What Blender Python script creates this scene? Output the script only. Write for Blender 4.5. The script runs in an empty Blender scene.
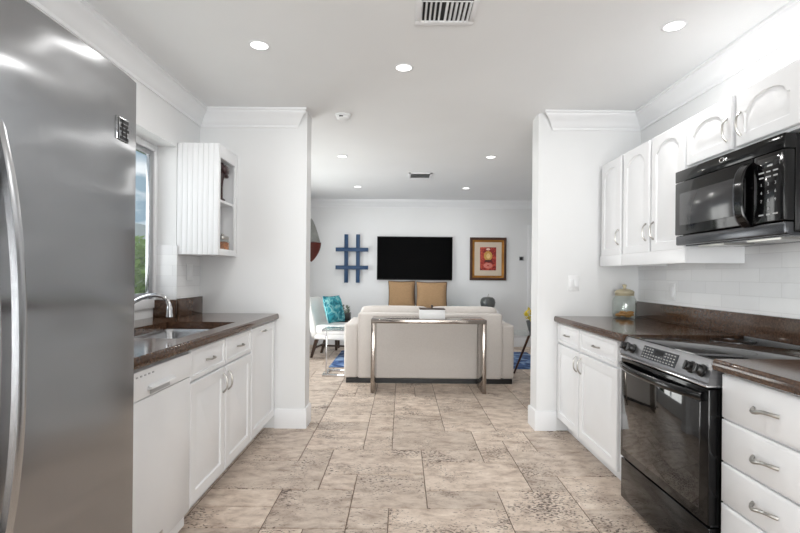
import bpy, bmesh, math, random
from mathutils import Vector, Matrix
random.seed(7)
S = bpy.context.scene
COL = S.collection
PI = math.pi
R = math.radians

# ------------------------------------------------------------------ camera, world, light, exposure
CAMZ = 1.237
cd = bpy.data.cameras.new('camera')
cd.sensor_width = 36.0; cd.lens = 21.6
cd.shift_x = -2 / 800; cd.shift_y = 8.5 / 800
cd.clip_start = 0.05; cd.clip_end = 200
cam = bpy.data.objects.new('camera', cd); COL.objects.link(cam)
cam.location = (0, 0, CAMZ)
cam.rotation_euler = (R(90), R(-0.52), 0)
S.camera = cam

S.cycles.transparent_max_bounces = 24
S.view_settings.view_transform = 'Standard'
S.view_settings.look = 'None'
S.view_settings.gamma = 1.0
S.view_settings.use_curve_mapping = False
S.view_settings.exposure = 0.42

LAMP_W = 4.4          # each recessed downlight
REAR_FILL = 200.0        # added fill light, outside the unseen glazing behind the camera
ADDED_DAY_SIDE = 60.0        # daylight through the unseen window added to the living room
DAY_SINK = 12.0        # daylight through the sink window

w = bpy.data.worlds.new('sky'); S.world = w; w.use_nodes = True
nt = w.node_tree; nt.nodes.clear()
wo = nt.nodes.new('ShaderNodeOutputWorld'); wb = nt.nodes.new('ShaderNodeBackground')
tc = nt.nodes.new('ShaderNodeTexCoord'); ns = nt.nodes.new('ShaderNodeTexNoise')
mp = nt.nodes.new('ShaderNodeMapping'); mp.inputs['Scale'].default_value = (9, 9, 16)
ns.inputs['Scale'].default_value = 1.6; ns.inputs['Detail'].default_value = 6
cr = nt.nodes.new('ShaderNodeValToRGB')
cr.color_ramp.elements[0].position = .42; cr.color_ramp.elements[0].color = (.25, .36, .45, 1)
cr.color_ramp.elements[1].position = .62; cr.color_ramp.elements[1].color = (.80, .84, .88, 1)
nt.links.new(tc.outputs['Generated'], mp.inputs['Vector']); nt.links.new(mp.outputs['Vector'], ns.inputs['Vector'])
nt.links.new(ns.outputs['Fac'], cr.inputs['Fac']); nt.links.new(cr.outputs['Color'], wb.inputs['Color'])
wb.inputs['Strength'].default_value = 0.95
nt.links.new(wb.outputs['Background'], wo.inputs['Surface'])


def area(name, loc, rot, sx, sy, watts, color=(1, 1, 1)):
    l = bpy.data.lights.new(name, 'AREA'); l.shape = 'RECTANGLE'; l.size = sx; l.size_y = sy
    l.energy = watts; l.color = color
    o = bpy.data.objects.new(name, l); COL.objects.link(o)
    o.location = loc; o.rotation_euler = rot
    return o


area('rear_fill', (0.15, -3.98, 1.0), (R(112), 0, 0), 2.6, 1.9, REAR_FILL, (1, .99, .975))  # unseen light added behind the camera, tilted up to lift the ceiling
area('added_daylight_side', (-2.25, 5.9, 1.15), (0, R(-90), 0), 1.5, 2.4, ADDED_DAY_SIDE, (1, .99, .975))  # lights the room through the added living room window
area('daylight_sink', (-2.15, 2.72, 1.6), (0, R(-90), 0), 1.1, 1.4, DAY_SINK, (1, 1, 1))

# ------------------------------------------------------------------ materials


def lin(c):
    return tuple(((v / 12.92) if v <= .04045 else ((v + .055) / 1.055) ** 2.4) for v in [x / 255 for x in c]) + (1,)


def new_mat(name):
    m = bpy.data.materials.new(name); m.use_nodes = True
    n = m.node_tree.nodes; b = n['Principled BSDF']
    return m, m.node_tree, b


def mat(name, rgb, rough=.5, metal=0.0, var=0.04, scale=6.0, bump=0.0, bscale=60.0, stretch=(1, 1, 1), coat=0.0, spec=None):
    """plain procedural material: base colour with a little noise, optional bump"""
    m, t, b = new_mat(name); n = t.nodes; L = t.links
    b.inputs['Roughness'].default_value = rough; b.inputs['Metallic'].default_value = metal
    if coat: b.inputs['Coat Weight'].default_value = coat
    if spec is not None: b.inputs['Specular IOR Level'].default_value = spec
    c = lin(rgb)
    tcn = n.new('ShaderNodeTexCoord'); mpn = n.new('ShaderNodeMapping'); mpn.inputs['Scale'].default_value = stretch
    L.new(tcn.outputs['Object'], mpn.inputs['Vector'])
    nz = n.new('ShaderNodeTexNoise'); nz.inputs['Scale'].default_value = scale; nz.inputs['Detail'].default_value = 4
    L.new(mpn.outputs['Vector'], nz.inputs['Vector'])
    rp = n.new('ShaderNodeValToRGB')
    rp.color_ramp.elements[0].position = .3; rp.color_ramp.elements[1].position = .7
    rp.color_ramp.elements[0].color = tuple(max(0, v * (1 - var)) for v in c[:3]) + (1,)
    rp.color_ramp.elements[1].color = tuple(min(1, v * (1 + var)) for v in c[:3]) + (1,)
    L.new(nz.outputs['Fac'], rp.inputs['Fac']); L.new(rp.outputs['Color'], b.inputs['Base Color'])
    if bump:
        n2 = n.new('ShaderNodeTexNoise'); n2.inputs['Scale'].default_value = bscale; n2.inputs['Detail'].default_value = 3
        L.new(mpn.outputs['Vector'], n2.inputs['Vector'])
        bp = n.new('ShaderNodeBump'); bp.inputs['Strength'].default_value = bump; bp.inputs['Distance'].default_value = .004
        L.new(n2.outputs['Fac'], bp.inputs['Height']); L.new(bp.outputs['Normal'], b.inputs['Normal'])
    return m


M = {}
M['wall'] = mat('wall_paint', (229, 230, 231), .55, var=.01, scale=2, bump=.05, bscale=90)
M['ceiling'] = mat('ceiling_paint', (236, 237, 238), .7, var=.012, scale=2, bump=.06, bscale=70)
M['trim'] = mat('trim_paint', (236, 237, 239), .35, var=.01)
M['cabinet'] = mat('cabinet_paint', (233, 234, 236), .32, var=.012, scale=4)
M['white_plastic'] = mat('white_plastic', (232, 233, 234), .35, var=.01)
M['appliance_white'] = mat('white_enamel', (236, 237, 239), .22, var=.01)
M['nickel'] = mat('brushed_nickel', (176, 174, 170), .28, 1.0, var=.05, scale=40)
M['chrome'] = mat('polished_chrome', (214, 214, 216), .08, 1.0, var=.02)
M['console'] = mat('polished_steel', (158, 150, 143), .16, 1.0, var=.04)
M['steel'] = mat('satin_steel', (185, 186, 188), .25, 1.0, var=.04, scale=5, stretch=(1, 30, 1))
M['range_steel'] = mat('range_steel', (142, 142, 144), .3, 1.0, var=.05, scale=5, stretch=(1, 4, 60))
M['dark_steel'] = mat('dark_steel', (82, 83, 86), .25, 1.0, var=.05)
M['black_gloss'] = mat('black_gloss', (8, 8, 9), .1, 0, var=.05, spec=.3)
M['black_glass'] = mat('black_glass', (7, 7, 8), .05, 0, var=.03, spec=.75)
M['mw_window'] = mat('microwave_window', (58, 58, 60), .14, 0, var=.05)
M['black_plastic'] = mat('black_plastic', (18, 18, 19), .32, 0, var=.05)
M['tv_screen'] = mat('tv_screen', (4, 4, 5), .35, 0, var=.05, spec=.02)
M['dark_void'] = mat('dark_void', (34, 34, 36), .8)
M['grey_print'] = mat('grey_print', (170, 171, 173), .5)
M['oak_dark'] = mat('dark_wood', (58, 40, 30), .4, var=.2, scale=5, stretch=(1, 1, 8))
M['sofa'] = mat('sofa_linen', (210, 204, 199), .9, var=.03, scale=60, bump=.25, bscale=260)
M['chair_fabric'] = mat('chair_fabric', (236, 235, 233), .8, var=.02, scale=60, bump=.15, bscale=260)
M['burlap'] = mat('burlap', (170, 138, 103), .95, var=.14, scale=34, bump=.5, bscale=220, stretch=(1, 1, 5))
M['blue_lacquer'] = mat('blue_lacquer', (6, 56, 96), .45, var=.08)
M['gold'] = mat('gilded_wood', (158, 108, 46), .38, .55, var=.18, scale=14)
M['walnut'] = mat('walnut_wood', (66, 36, 20), .38, var=.2, scale=10)
M['mat_board'] = mat('mat_board', (205, 190, 172), .85)
M['grey_ceramic'] = mat('grey_ceramic', (98, 101, 100), .3, .3, var=.12, scale=9)
M['hull_red'] = mat('hull_wood', (96, 40, 30), .35, var=.2, scale=8)
M['sail_grey'] = mat('sail_cloth', (150, 152, 148), .8, var=.12, scale=12)
M['teal_plain'] = mat('teal_cloth', (92, 140, 158), .85, var=.06, scale=30)
M['leaf'] = mat('leaf', (150, 182, 84), .5, var=.35, scale=3)
M['leaf_yellow'] = mat('yellow_petal', (222, 200, 60), .6, var=.15)
M['leaf_grey'] = mat('sage_leaf', (120, 134, 116), .6, var=.2)
M['terracotta'] = mat('slate_pot', (96, 100, 104), .5, var=.1)
M['cookie'] = mat('cookie', (190, 140, 82), .85, var=.22, scale=40, bump=.4, bscale=120)
M['lid_wood'] = mat('jar_lid', (196, 186, 158), .4, var=.05)
M['maroon'] = mat('maroon_glaze', (46, 22, 24), .3, var=.2)
M['candy'] = mat('candied_fruit', (176, 108, 62), .5, var=.6, scale=45)
M['lawn'] = mat('lawn', (92, 112, 62), .95, var=.3, scale=8)
M['stucco'] = mat('stucco', (216, 216, 214), .9, var=.03)
M['bark'] = mat('bark', (80, 66, 52), .9, var=.2)

# downlight lens (a lamp: gives off light)
m, t, b = new_mat('lamp_lens'); b.inputs['Emission Color'].default_value = (1, .985, .96, 1); b.inputs['Emission Strength'].default_value = 2.5
M['lens'] = m


def glass_mat(name, tint=(1, 1, 1), refl=.9):
    m, t, b = new_mat(name); n = t.nodes; L = t.links; n.remove(b)
    o = n['Material Output']; tr = n.new('ShaderNodeBsdfTransparent'); gl = n.new('ShaderNodeBsdfGlossy')
    gl.inputs['Roughness'].default_value = .02; tr.inputs['Color'].default_value = tint + (1,)
    fr = n.new('ShaderNodeLayerWeight'); fr.inputs['Blend'].default_value = .5
    pw = n.new('ShaderNodeMath'); pw.operation = 'POWER'; pw.inputs[1].default_value = 4.0; L.new(fr.outputs['Facing'], pw.inputs[0])
    mu = n.new('ShaderNodeMath'); mu.operation = 'MULTIPLY_ADD'; mu.inputs[1].default_value = .7 * refl; mu.inputs[2].default_value = .04
    mx = n.new('ShaderNodeMixShader'); L.new(pw.outputs[0], mu.inputs[0]); L.new(mu.outputs[0], mx.inputs[0])
    L.new(tr.outputs[0], mx.inputs[1]); L.new(gl.outputs[0], mx.inputs[2]); L.new(mx.outputs[0], o.inputs[0])
    return m


M['pane'] = glass_mat('window_glass', (.97, .98, .98))
M['jar_glass'] = glass_mat('jar_glass', (.95, .965, .955), 1.0)
M['table_glass'] = glass_mat('table_glass', (.93, .96, .95), 1.0)

# fridge stainless: fine brushing, long shallow waves
m, t, b = new_mat('fridge_steel'); n = t.nodes; L = t.links
b.inputs['Metallic'].default_value = 1; b.inputs['Roughness'].default_value = .26
tcn = n.new('ShaderNodeTexCoord'); mpn = n.new('ShaderNodeMapping'); mpn.inputs['Scale'].default_value = (1, 60, 2)
nz = n.new('ShaderNodeTexNoise'); nz.inputs['Scale'].default_value = 6; nz.inputs['Detail'].default_value = 5
L.new(tcn.outputs['Object'], mpn.inputs['Vector']); L.new(mpn.outputs['Vector'], nz.inputs['Vector'])
rp = n.new('ShaderNodeValToRGB'); rp.color_ramp.elements[0].color = lin((158, 159, 161)); rp.color_ramp.elements[1].color = lin((163, 164, 166))
L.new(nz.outputs['Fac'], rp.inputs['Fac']); L.new(rp.outputs['Color'], b.inputs['Base Color'])
mr = n.new('ShaderNodeMapRange'); mr.inputs['To Min'].default_value = .20; mr.inputs['To Max'].default_value = .22
b.inputs['Anisotropic'].default_value = .97
tg = n.new('ShaderNodeTangent'); tg.direction_type = 'RADIAL'; tg.axis = 'Z'; L.new(tg.outputs[0], b.inputs['Tangent'])
L.new(nz.outputs['Fac'], mr.inputs['Value']); L.new(mr.outputs['Result'], b.inputs['Roughness'])
mp2 = n.new('ShaderNodeMapping'); mp2.inputs['Scale'].default_value = (1, 1.6, 3.0)
n2 = n.new('ShaderNodeTexNoise'); n2.inputs['Scale'].default_value = 1.4; n2.inputs['Detail'].default_value = 1
L.new(tcn.outputs['Object'], mp2.inputs['Vector']); L.new(mp2.outputs['Vector'], n2.inputs['Vector'])
bp = n.new('ShaderNodeBump'); bp.inputs['Strength'].default_value = .7; bp.inputs['Distance'].default_value = .016
L.new(n2.outputs['Fac'], bp.inputs['Height']); L.new(bp.outputs['Normal'], b.inputs['Normal'])
M['fridge'] = m

# speckled brown granite
m, t, b = new_mat('brown_granite'); n = t.nodes; L = t.links
b.inputs['Roughness'].default_value = .1
tcn = n.new('ShaderNodeTexCoord')
vo = n.new('ShaderNodeTexVoronoi'); vo.inputs['Scale'].default_value = 130
nz = n.new('ShaderNodeTexNoise'); nz.inputs['Scale'].default_value = 55; nz.inputs['Detail'].default_value = 4
L.new(tcn.outputs['Object'], vo.inputs['Vector']); L.new(tcn.outputs['Object'], nz.inputs['Vector'])
sp = n.new('ShaderNodeSeparateColor'); L.new(vo.outputs['Color'], sp.inputs['Color'])
rp = n.new('ShaderNodeValToRGB'); e = rp.color_ramp.elements
e[0].position = .0; e[0].color = lin((30, 22, 17)); e[1].position = 1; e[1].color = lin((138, 116, 92))
q = e.new(.35); q.color = lin((68, 49, 38)); q = e.new(.8); q.color = lin((92, 69, 53))
ad = n.new('ShaderNodeMath'); ad.operation = 'MULTIPLY_ADD'; ad.inputs[1].default_value = .5
L.new(sp.outputs[0], ad.inputs[0]); mu = n.new('ShaderNodeMath'); mu.operation = 'MULTIPLY'; mu.inputs[1].default_value = .5
L.new(nz.outputs['Fac'], mu.inputs[0]); L.new(mu.outputs[0], ad.inputs[2]); L.new(ad.outputs[0], rp.inputs['Fac'])
L.new(rp.outputs['Color'], b.inputs['Base Color'])
M['granite'] = m


def tile_mat(name, axis):
    """white glazed subway tile, laid in running bond; axis = the horizontal world axis of the wall"""
    m, t, b = new_mat(name); n = t.nodes; L = t.links
    b.inputs['Roughness'].default_value = .18
    tcn = n.new('ShaderNodeTexCoord'); s = n.new('ShaderNodeSeparateXYZ'); c = n.new('ShaderNodeCombineXYZ')
    L.new(tcn.outputs['Object'], s.inputs[0]); L.new(s.outputs[axis], c.inputs[0]); L.new(s.outputs[2], c.inputs[1])
    br = n.new('ShaderNodeTexBrick'); L.new(c.outputs[0], br.inputs['Vector'])
    br.inputs['Scale'].default_value = 1; br.inputs['Brick Width'].default_value = .30; br.inputs['Row Height'].default_value = .076
    br.inputs['Mortar Size'].default_value = .0016; br.inputs['Mortar Smooth'].default_value = .4
    br.inputs['Color1'].default_value = lin((238, 239, 240)); br.inputs['Color2'].default_value = lin((230, 231, 233))
    br.inputs['Mortar'].default_value = lin((222, 223, 224))
    L.new(br.outputs['Color'], b.inputs['Base Color'])
    nz = n.new('ShaderNodeTexNoise'); nz.inputs['Scale'].default_value = 11; L.new(tcn.outputs['Object'], nz.inputs['Vector'])
    ad = n.new('ShaderNodeMath'); ad.operation = 'SUBTRACT'; L.new(nz.outputs['Fac'], ad.inputs[0]); L.new(br.outputs['Fac'], ad.inputs[1])
    bp = n.new('ShaderNodeBump'); bp.inputs['Strength'].default_value = .35; bp.inputs['Distance'].default_value = .004
    L.new(ad.outputs[0], bp.inputs['Height']); L.new(bp.outputs['Normal'], b.inputs['Normal'])
    return m


M['tile_y'] = tile_mat('subway_tile_side', 1)
M['tile_x'] = tile_mat('subway_tile_end', 0)

# travertine: per-tile tone and offset come from face attributes
m, t, b = new_mat('travertine'); n = t.nodes; L = t.links
b.inputs['Roughness'].default_value = .42
at = n.new('ShaderNodeAttribute'); at.attribute_name = 'tone'
tcn = n.new('ShaderNodeTexCoord'); ao = n.new('ShaderNodeVectorMath'); ao.operation = 'MULTIPLY_ADD'
cx = n.new('ShaderNodeCombineXYZ'); L.new(at.outputs['Fac'], cx.inputs[2]); L.new(at.outputs['Fac'], cx.inputs[0])
ao.inputs[1].default_value = (31, 0, 17); L.new(cx.outputs[0], ao.inputs[0]); L.new(tcn.outputs['Object'], ao.inputs[2])
mpn = n.new('ShaderNodeMapping'); mpn.inputs['Scale'].default_value = (5.5, 9.0, 2); L.new(ao.outputs[0], mpn.inputs['Vector'])
n1 = n.new('ShaderNodeTexNoise'); n1.inputs['Scale'].default_value = 1.6; n1.inputs['Detail'].default_value = 7; n1.inputs['Roughness'].default_value = .65
n1.inputs['Distortion'].default_value = .3
L.new(mpn.outputs['Vector'], n1.inputs['Vector'])
rp = n.new('ShaderNodeValToRGB'); e = rp.color_ramp.elements
e[0].position = .32; e[0].color = lin((158, 138, 123)); e[1].position = .68; e[1].color = lin((219, 205, 191))
q = e.new(.5); q.color = lin((199, 182, 167))
L.new(n1.outputs['Fac'], rp.inputs['Fac'])
mt = n.new('ShaderNodeMapRange'); mt.inputs['To Min'].default_value = .92; mt.inputs['To Max'].default_value = 1.18
L.new(at.outputs['Fac'], mt.inputs['Value'])
hv = n.new('ShaderNodeHueSaturation'); L.new(rp.outputs['Color'], hv.inputs['Color']); L.new(mt.outputs['Result'], hv.inputs['Value'])
mp3 = n.new('ShaderNodeMapping'); mp3.inputs['Scale'].default_value = (34, 58, 24); L.new(ao.outputs[0], mp3.inputs['Vector'])
n3 = n.new('ShaderNodeTexNoise'); n3.inputs['Scale'].default_value = 1.6; n3.inputs['Detail'].default_value = 3
n3.inputs['Roughness'].default_value = .6
L.new(mp3.outputs['Vector'], n3.inputs['Vector'])
n4 = n.new('ShaderNodeTexNoise'); n4.inputs['Scale'].default_value = 3.2; n4.inputs['Detail'].default_value = 2
L.new(ao.outputs[0], n4.inputs['Vector'])
ad = n.new('ShaderNodeMath'); ad.operation = 'MULTIPLY_ADD'; ad.inputs[1].default_value = .55
L.new(n4.outputs['Fac'], ad.inputs[0]); L.new(n3.outputs['Fac'], ad.inputs[2])
pr = n.new('ShaderNodeValToRGB'); pr.color_ramp.elements[0].position = .868; pr.color_ramp.elements[0].color = (0, 0, 0, 1)
pr.color_ramp.elements[1].position = .96; pr.color_ramp.elements[1].color = (1, 1, 1, 1)
L.new(ad.outputs[0], pr.inputs['Fac'])
mx = n.new('ShaderNodeMix'); mx.data_type = 'RGBA'
L.new(pr.outputs['Color'], mx.inputs[0]); L.new(hv.outputs['Color'], mx.inputs[6]); mx.inputs[7].default_value = lin((96, 78, 66))
L.new(mx.outputs[2], b.inputs['Base Color'])
bp = n.new('ShaderNodeBump'); bp.invert = True; bp.inputs['Strength'].default_value = .5; bp.inputs['Distance'].default_value = .004
L.new(pr.outputs['Color'], bp.inputs['Height']); L.new(bp.outputs['Normal'], b.inputs['Normal'])
M['travertine'] = m
M['grout'] = mat('grout', (112, 97, 84), .9, var=.15, scale=20)


def ramp_mat(name, stops, scale, rough=.8, detail=3, dist=0.0, stretch=(1, 1, 1)):
    m, t, b = new_mat(name); n = t.nodes; L = t.links
    b.inputs['Roughness'].default_value = rough
    tcn = n.new('ShaderNodeTexCoord'); mpn = n.new('ShaderNodeMapping'); mpn.inputs['Scale'].default_value = stretch
    nz = n.new('ShaderNodeTexNoise'); nz.inputs['Scale'].default_value = scale; nz.inputs['Detail'].default_value = detail
    nz.inputs['Distortion'].default_value = dist
    L.new(tcn.outputs['Object'], mpn.inputs['Vector']); L.new(mpn.outputs['Vector'], nz.inputs['Vector'])
    rp = n.new('ShaderNodeValToRGB'); e = rp.color_ramp.elements
    e[0].position, e[0].color = stops[0][0], lin(stops[0][1]); e[1].position, e[1].color = stops[-1][0], lin(stops[-1][1])
    for p, c in stops[1:-1]:
        q = e.new(p); q.color = lin(c)
    L.new(nz.outputs['Fac'], rp.inputs['Fac']); L.new(rp.outputs['Color'], b.inputs['Base Color'])
    return m


M['teal_print'] = ramp_mat('teal_print', [(.38, (20, 100, 118)), (.5, (48, 150, 164)), (.58, (150, 205, 205)), (.66, (32, 120, 136))], 9, dist=1.2)
M['rug'] = ramp_mat('rug_blue', [(.36, (36, 56, 96)), (.5, (68, 98, 146)), (.62, (134, 158, 188))], 7, .95, 5, .6)
M['art_red'] = ramp_mat('art_red', [(.36, (84, 18, 18)), (.5, (158, 36, 30)), (.62, (196, 84, 60))], 26, .5, 4, 1.0)

# ------------------------------------------------------------------ mesh building


class MB:
    def __init__(self):
        self.v = []; self.f = []

    def n(self): return len(self.v)

    def add(self, vs, fs):
        k = len(self.v); self.v += [Vector(p) for p in vs]; self.f += [tuple(i + k for i in f) for f in fs]; return self

    def box(self, x0, x1, y0, y1, z0, z1):
        x0, x1 = sorted((x0, x1)); y0, y1 = sorted((y0, y1)); z0, z1 = sorted((z0, z1))
        return self.add([(x0, y0, z0), (x1, y0, z0), (x1, y1, z0), (x0, y1, z0), (x0, y0, z1), (x1, y0, z1), (x1, y1, z1), (x0, y1, z1)],
                        [(0, 3, 2, 1), (4, 5, 6, 7), (0, 1, 5, 4), (1, 2, 6, 5), (2, 3, 7, 6), (3, 0, 4, 7)])

    def rbox(self, x0, x1, y0, y1, z0, z1, r=.004, seg=2):
        t = MB().box(x0, x1, y0, y1, z0, z1)
        return self.bevel(t, r, seg)

    def bevel(self, t, r, seg=2):
        b = bmesh.new(); vs = [b.verts.new(p) for p in t.v]
        for f in t.f: b.faces.new([vs[i] for i in f])
        bmesh.ops.recalc_face_normals(b, faces=b.faces)
        bmesh.ops.bevel(b, geom=list(b.edges), offset=r, segments=seg, profile=.5, affect='EDGES', clamp_overlap=True)
        b.verts.index_update(); k = len(self.v)
        self.v += [v.co.copy() for v in b.verts]; self.f += [tuple(v.index + k for v in f.verts) for f in b.faces]
        b.free(); return self

    def loops(self, ls, cap0=True, cap1=True, closed=True):
        k = len(self.v); m = len(ls[0])
        for l in ls: self.v += [Vector(p) for p in l]
        for i in range(len(ls) - 1):
            for j in range(m if closed else m - 1):
                a = k + i * m + j; b_ = k + i * m + (j + 1) % m
                self.f.append((a, b_, b_ + m, a + m))
        if cap0: self.f.append(tuple(k + j for j in reversed(range(m))))
        if cap1: self.f.append(tuple(k + (len(ls) - 1) * m + j for j in range(m)))
        return self

    def tube(self, pts, r, n=10, cap=True, flat=1.0):
        pts = [Vector(p) for p in pts]; ls = []
        rs = r if isinstance(r, (list, tuple)) else [r] * len(pts)
        t0 = (pts[1] - pts[0]).normalized()
        up = Vector((0, 0, 1)) if abs(t0.z) < .9 else Vector((1, 0, 0))
        a = t0.cross(up).normalized()
        for i, p in enumerate(pts):
            t = (pts[min(i + 1, len(pts) - 1)] - pts[max(i - 1, 0)]).normalized()
            a = (a - t * a.dot(t)).normalized(); b_ = t.cross(a)
            ls.append([p + (a * math.cos(2 * PI * j / n) + b_ * math.sin(2 * PI * j / n) * flat) * rs[i] for j in range(n)])
        return self.loops(ls, cap, cap)

    def lathe(self, prof, c=(0, 0, 0), n=24, axis='Z', cap=(True, True)):
        c = Vector(c); ls = []
        for r, h in prof:
            l = []
            for j in range(n):
                a = 2 * PI * j / n; p = (r * math.cos(a), r * math.sin(a), h)
                if axis == 'X': p = (h, p[0], p[1])
                if axis == 'Y': p = (p[1], h, p[0])
                l.append(c + Vector(p))
            ls.append(l)
        return self.loops(ls, *cap)

    def prism(self, poly, vec):
        vec = Vector(vec); a = [Vector(p) for p in poly]
        return self.loops([a, [p + vec for p in a]])

    def softbox(self, c, s, e=5.0, n=9, puff=0.0):
        """rounded upholstered block: superellipsoid-shaped cube"""
        t = {}; k0 = self.n(); fs = []

        def vid(p):
            key = tuple(round(x, 5) for x in p)
            if key not in t:
                x, y, z = p
                r = (abs(x) ** e + abs(y) ** e + abs(z) ** e) ** (1 / e)
                q = [x / r, y / r, z / r]
                t[key] = len(self.v)
                pz = 1 + puff * (1 - q[0] ** 2) * (1 - q[1] ** 2)
                self.v.append(Vector((c[0] + q[0] * s[0] / 2, c[1] + q[1] * s[1] / 2, c[2] + q[2] * pz * s[2] / 2)))
            return t[key]
        g = [math.sin((-1 + 2 * i / n) * PI / 2 * .72) / math.sin(PI / 2 * .72) for i in range(n + 1)]
        for ax in range(3):
            for sg in (-1, 1):
                for i in range(n):
                    for j in range(n):
                        q = []
                        for (a, b_) in ((g[i], g[j]), (g[i + 1], g[j]), (g[i + 1], g[j + 1]), (g[i], g[j + 1])):
                            p = [0, 0, 0]; p[ax] = sg; p[(ax + 1) % 3] = a; p[(ax + 2) % 3] = b_; q.append(vid(p))
                        fs.append(tuple(q if sg > 0 else q[::-1]))
        self.f += fs; return self

    def pillow(self, w_, h_, t_, n=14, pinch=.05):
        """square cushion in the local XZ plane, centred on its base"""
        k = self.n(); idx = {}
        for s in (1, -1):
            for i in range(n + 1):
                for j in range(n + 1):
                    u = -1 + 2 * i / n; v = -1 + 2 * j / n
                    edge = i in (0, n) or j in (0, n)
                    if edge and s < 0: idx[(s, i, j)] = idx[(1, i, j)]; continue
                    d = max(0, (1 - u ** 4) * (1 - v ** 4)) ** .5
                    uu = u * (1 - pinch * (1 - v * v)); vv = v * (1 - pinch * (1 - u * u))
                    idx[(s, i, j)] = len(self.v)
                    self.v.append(Vector((uu * w_ / 2, s * d * t_ / 2, h_ / 2 + vv * h_ / 2)))
        for s in (1, -1):
            for i in range(n):
                for j in range(n):
                    q = (idx[(s, i, j)], idx[(s, i, j + 1)], idx[(s, i + 1, j + 1)], idx[(s, i + 1, j)])
                    self.f.append(q if s > 0 else q[::-1])
        return self

    def xf(self, k, mtx):
        for i in range(k, len(self.v)): self.v[i] = mtx @ self.v[i]
        return self

    def build(self, name, m, parent=None, smooth=True, ang=38):
        root = parent
        while root is not None and root.parent: root = root.parent
        off = Vector(root.location) if root is not None else Vector((0, 0, 0))
        me = bpy.data.meshes.new(name)
        me.from_pydata([tuple(p - off) for p in self.v], [], self.f)
        b = bmesh.new(); b.from_mesh(me); bmesh.ops.recalc_face_normals(b, faces=b.faces); b.to_mesh(me); b.free()
        if smooth:
            me.shade_smooth(); me.set_sharp_from_angle(angle=R(ang))
        me.materials.append(M[m] if isinstance(m, str) else m)
        o = bpy.data.objects.new(name, me); COL.objects.link(o)
        if parent is not None: o.parent = parent
        return o


def thing(name, label, cat, loc=(0, 0, 0), group=None):
    o = bpy.data.objects.new(name, None); COL.objects.link(o); o.location = loc; o.empty_display_size = .1
    o['label'] = label; o['category'] = cat
    if group: o['group'] = group
    return o


def tag(o, label, cat, group=None):
    o['label'] = label; o['category'] = cat
    if group: o['group'] = group
    return o


def single(name, mb, m, label, cat, loc, group=None):
    """a thing that is one mesh; its origin is at its base"""
    o = mb.build(name, m); loc = Vector(loc)
    o.data.transform(Matrix.Translation(-loc)); o.location = loc
    return tag(o, label, cat, group)


def struct(name, mb, m, parent=None, smooth=True):
    o = mb.build(name, m, parent, smooth)
    if parent is None: o['kind'] = 'structure'
    return o


def relabel_copy(o, loc, label, rz=None):
    c = o.copy(); COL.objects.link(c); c.location = loc; c['label'] = label
    if rz is not None: c.rotation_euler = (0, 0, rz)
    for ch in list(o.children):
        d = ch.copy(); COL.objects.link(d); d.parent = c
        for g in list(ch.children):
            h = g.copy(); COL.objects.link(h); h.parent = d
    return c


def text_mb(s, size, depth, origin, right, up):
    """flat lettering as mesh"""
    cu = bpy.data.curves.new('txt', 'FONT'); cu.body = s; cu.size = size; cu.extrude = depth; cu.align_x = 'CENTER'; cu.align_y = 'CENTER'
    cu.resolution_u = 2
    ob = bpy.data.objects.new('txt', cu); COL.objects.link(ob)
    dg = bpy.context.evaluated_depsgraph_get(); me = bpy.data.meshes.new_from_object(ob.evaluated_get(dg))
    right = Vector(right); up = Vector(up); nn = right.cross(up); origin = Vector(origin)
    mb = MB().add([origin + right * v.co.x + up * v.co.y + nn * v.co.z for v in me.vertices], [tuple(p.vertices) for p in me.polygons])
    bpy.data.objects.remove(ob); bpy.data.curves.remove(cu); bpy.data.meshes.remove(me)
    return mb


# ------------------------------------------------------------------ the room shell
XL, XR, YP, ZC = -1.63, 1.91, 3.855, 2.545      # kitchen walls, pier plane, ceiling
PT = .18                                        # pier thickness
LX0, LX1, YB, Y0 = -1.79, 3.6, 8.4, -3.6         # living room sides, far wall, wall behind the camera

# floor: travertine laid in a French pattern on a 0.21 m grid
GX, GY, OX, OY = .206, .212, -.265, 2.336
I0, I1, K0, K1 = -12, 19, -29, 29
occ = {}; tiles = []


def place(i, k, w_, h_):
    for a in range(i, i + w_):
        for c in range(k, k + h_):
            if (a, c) in occ: return False
    for a in range(i, i + w_):
        for c in range(k, k + h_): occ[(a, c)] = 1
    tiles.append((i, k, w_, h_)); return True


for tset in [(-2, 0, 2, 2), (0, 1, 2, 2), (0, 0, 1, 1), (1, -1, 3, 2), (2, 1, 2, 1), (2, 2, 3, 2), (4, 0, 2, 2), (6, 1, 2, 2),
             (5, 2, 1, 1), (5, 3, 3, 2), (2, 4, 2, 1), (4, 4, 1, 2), (5, 5, 1, 1), (6, 5, 2, 2), (-4, 2, 3, 2), (-1, 2, 1, 1),
             (-1, 3, 3, 2), (-4, 4, 2, 1), (-2, 4, 1, 1), (-2, 5, 2, 2), (0, 5, 1, 2), (-4, 1, 2, 1), (-4, 0, 2, 1), (6, 0, 2, 1)]:
    place(*tset)
rng = random.Random(21)
for k in range(K0, K1):
    for i in range(I0, I1):
        if (i, k) in occ: continue
        opts = [(3, 2), (2, 2), (2, 1), (3, 2), (2, 2), (1, 2), (2, 3), (2, 1)]; rng.shuffle(opts)
        for (a, c) in opts + [(2, 1), (1, 1)]:
            if i + a <= I1 and k + c <= K1 and place(i, k, a, c): break
fl = MB(); tones = []
fl.add([(LX0, Y0, -.004), (LX1, Y0, -.004), (LX1, YB, -.004), (LX0, YB, -.004)], [(0, 1, 2, 3)]); tones.append(.5)
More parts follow.
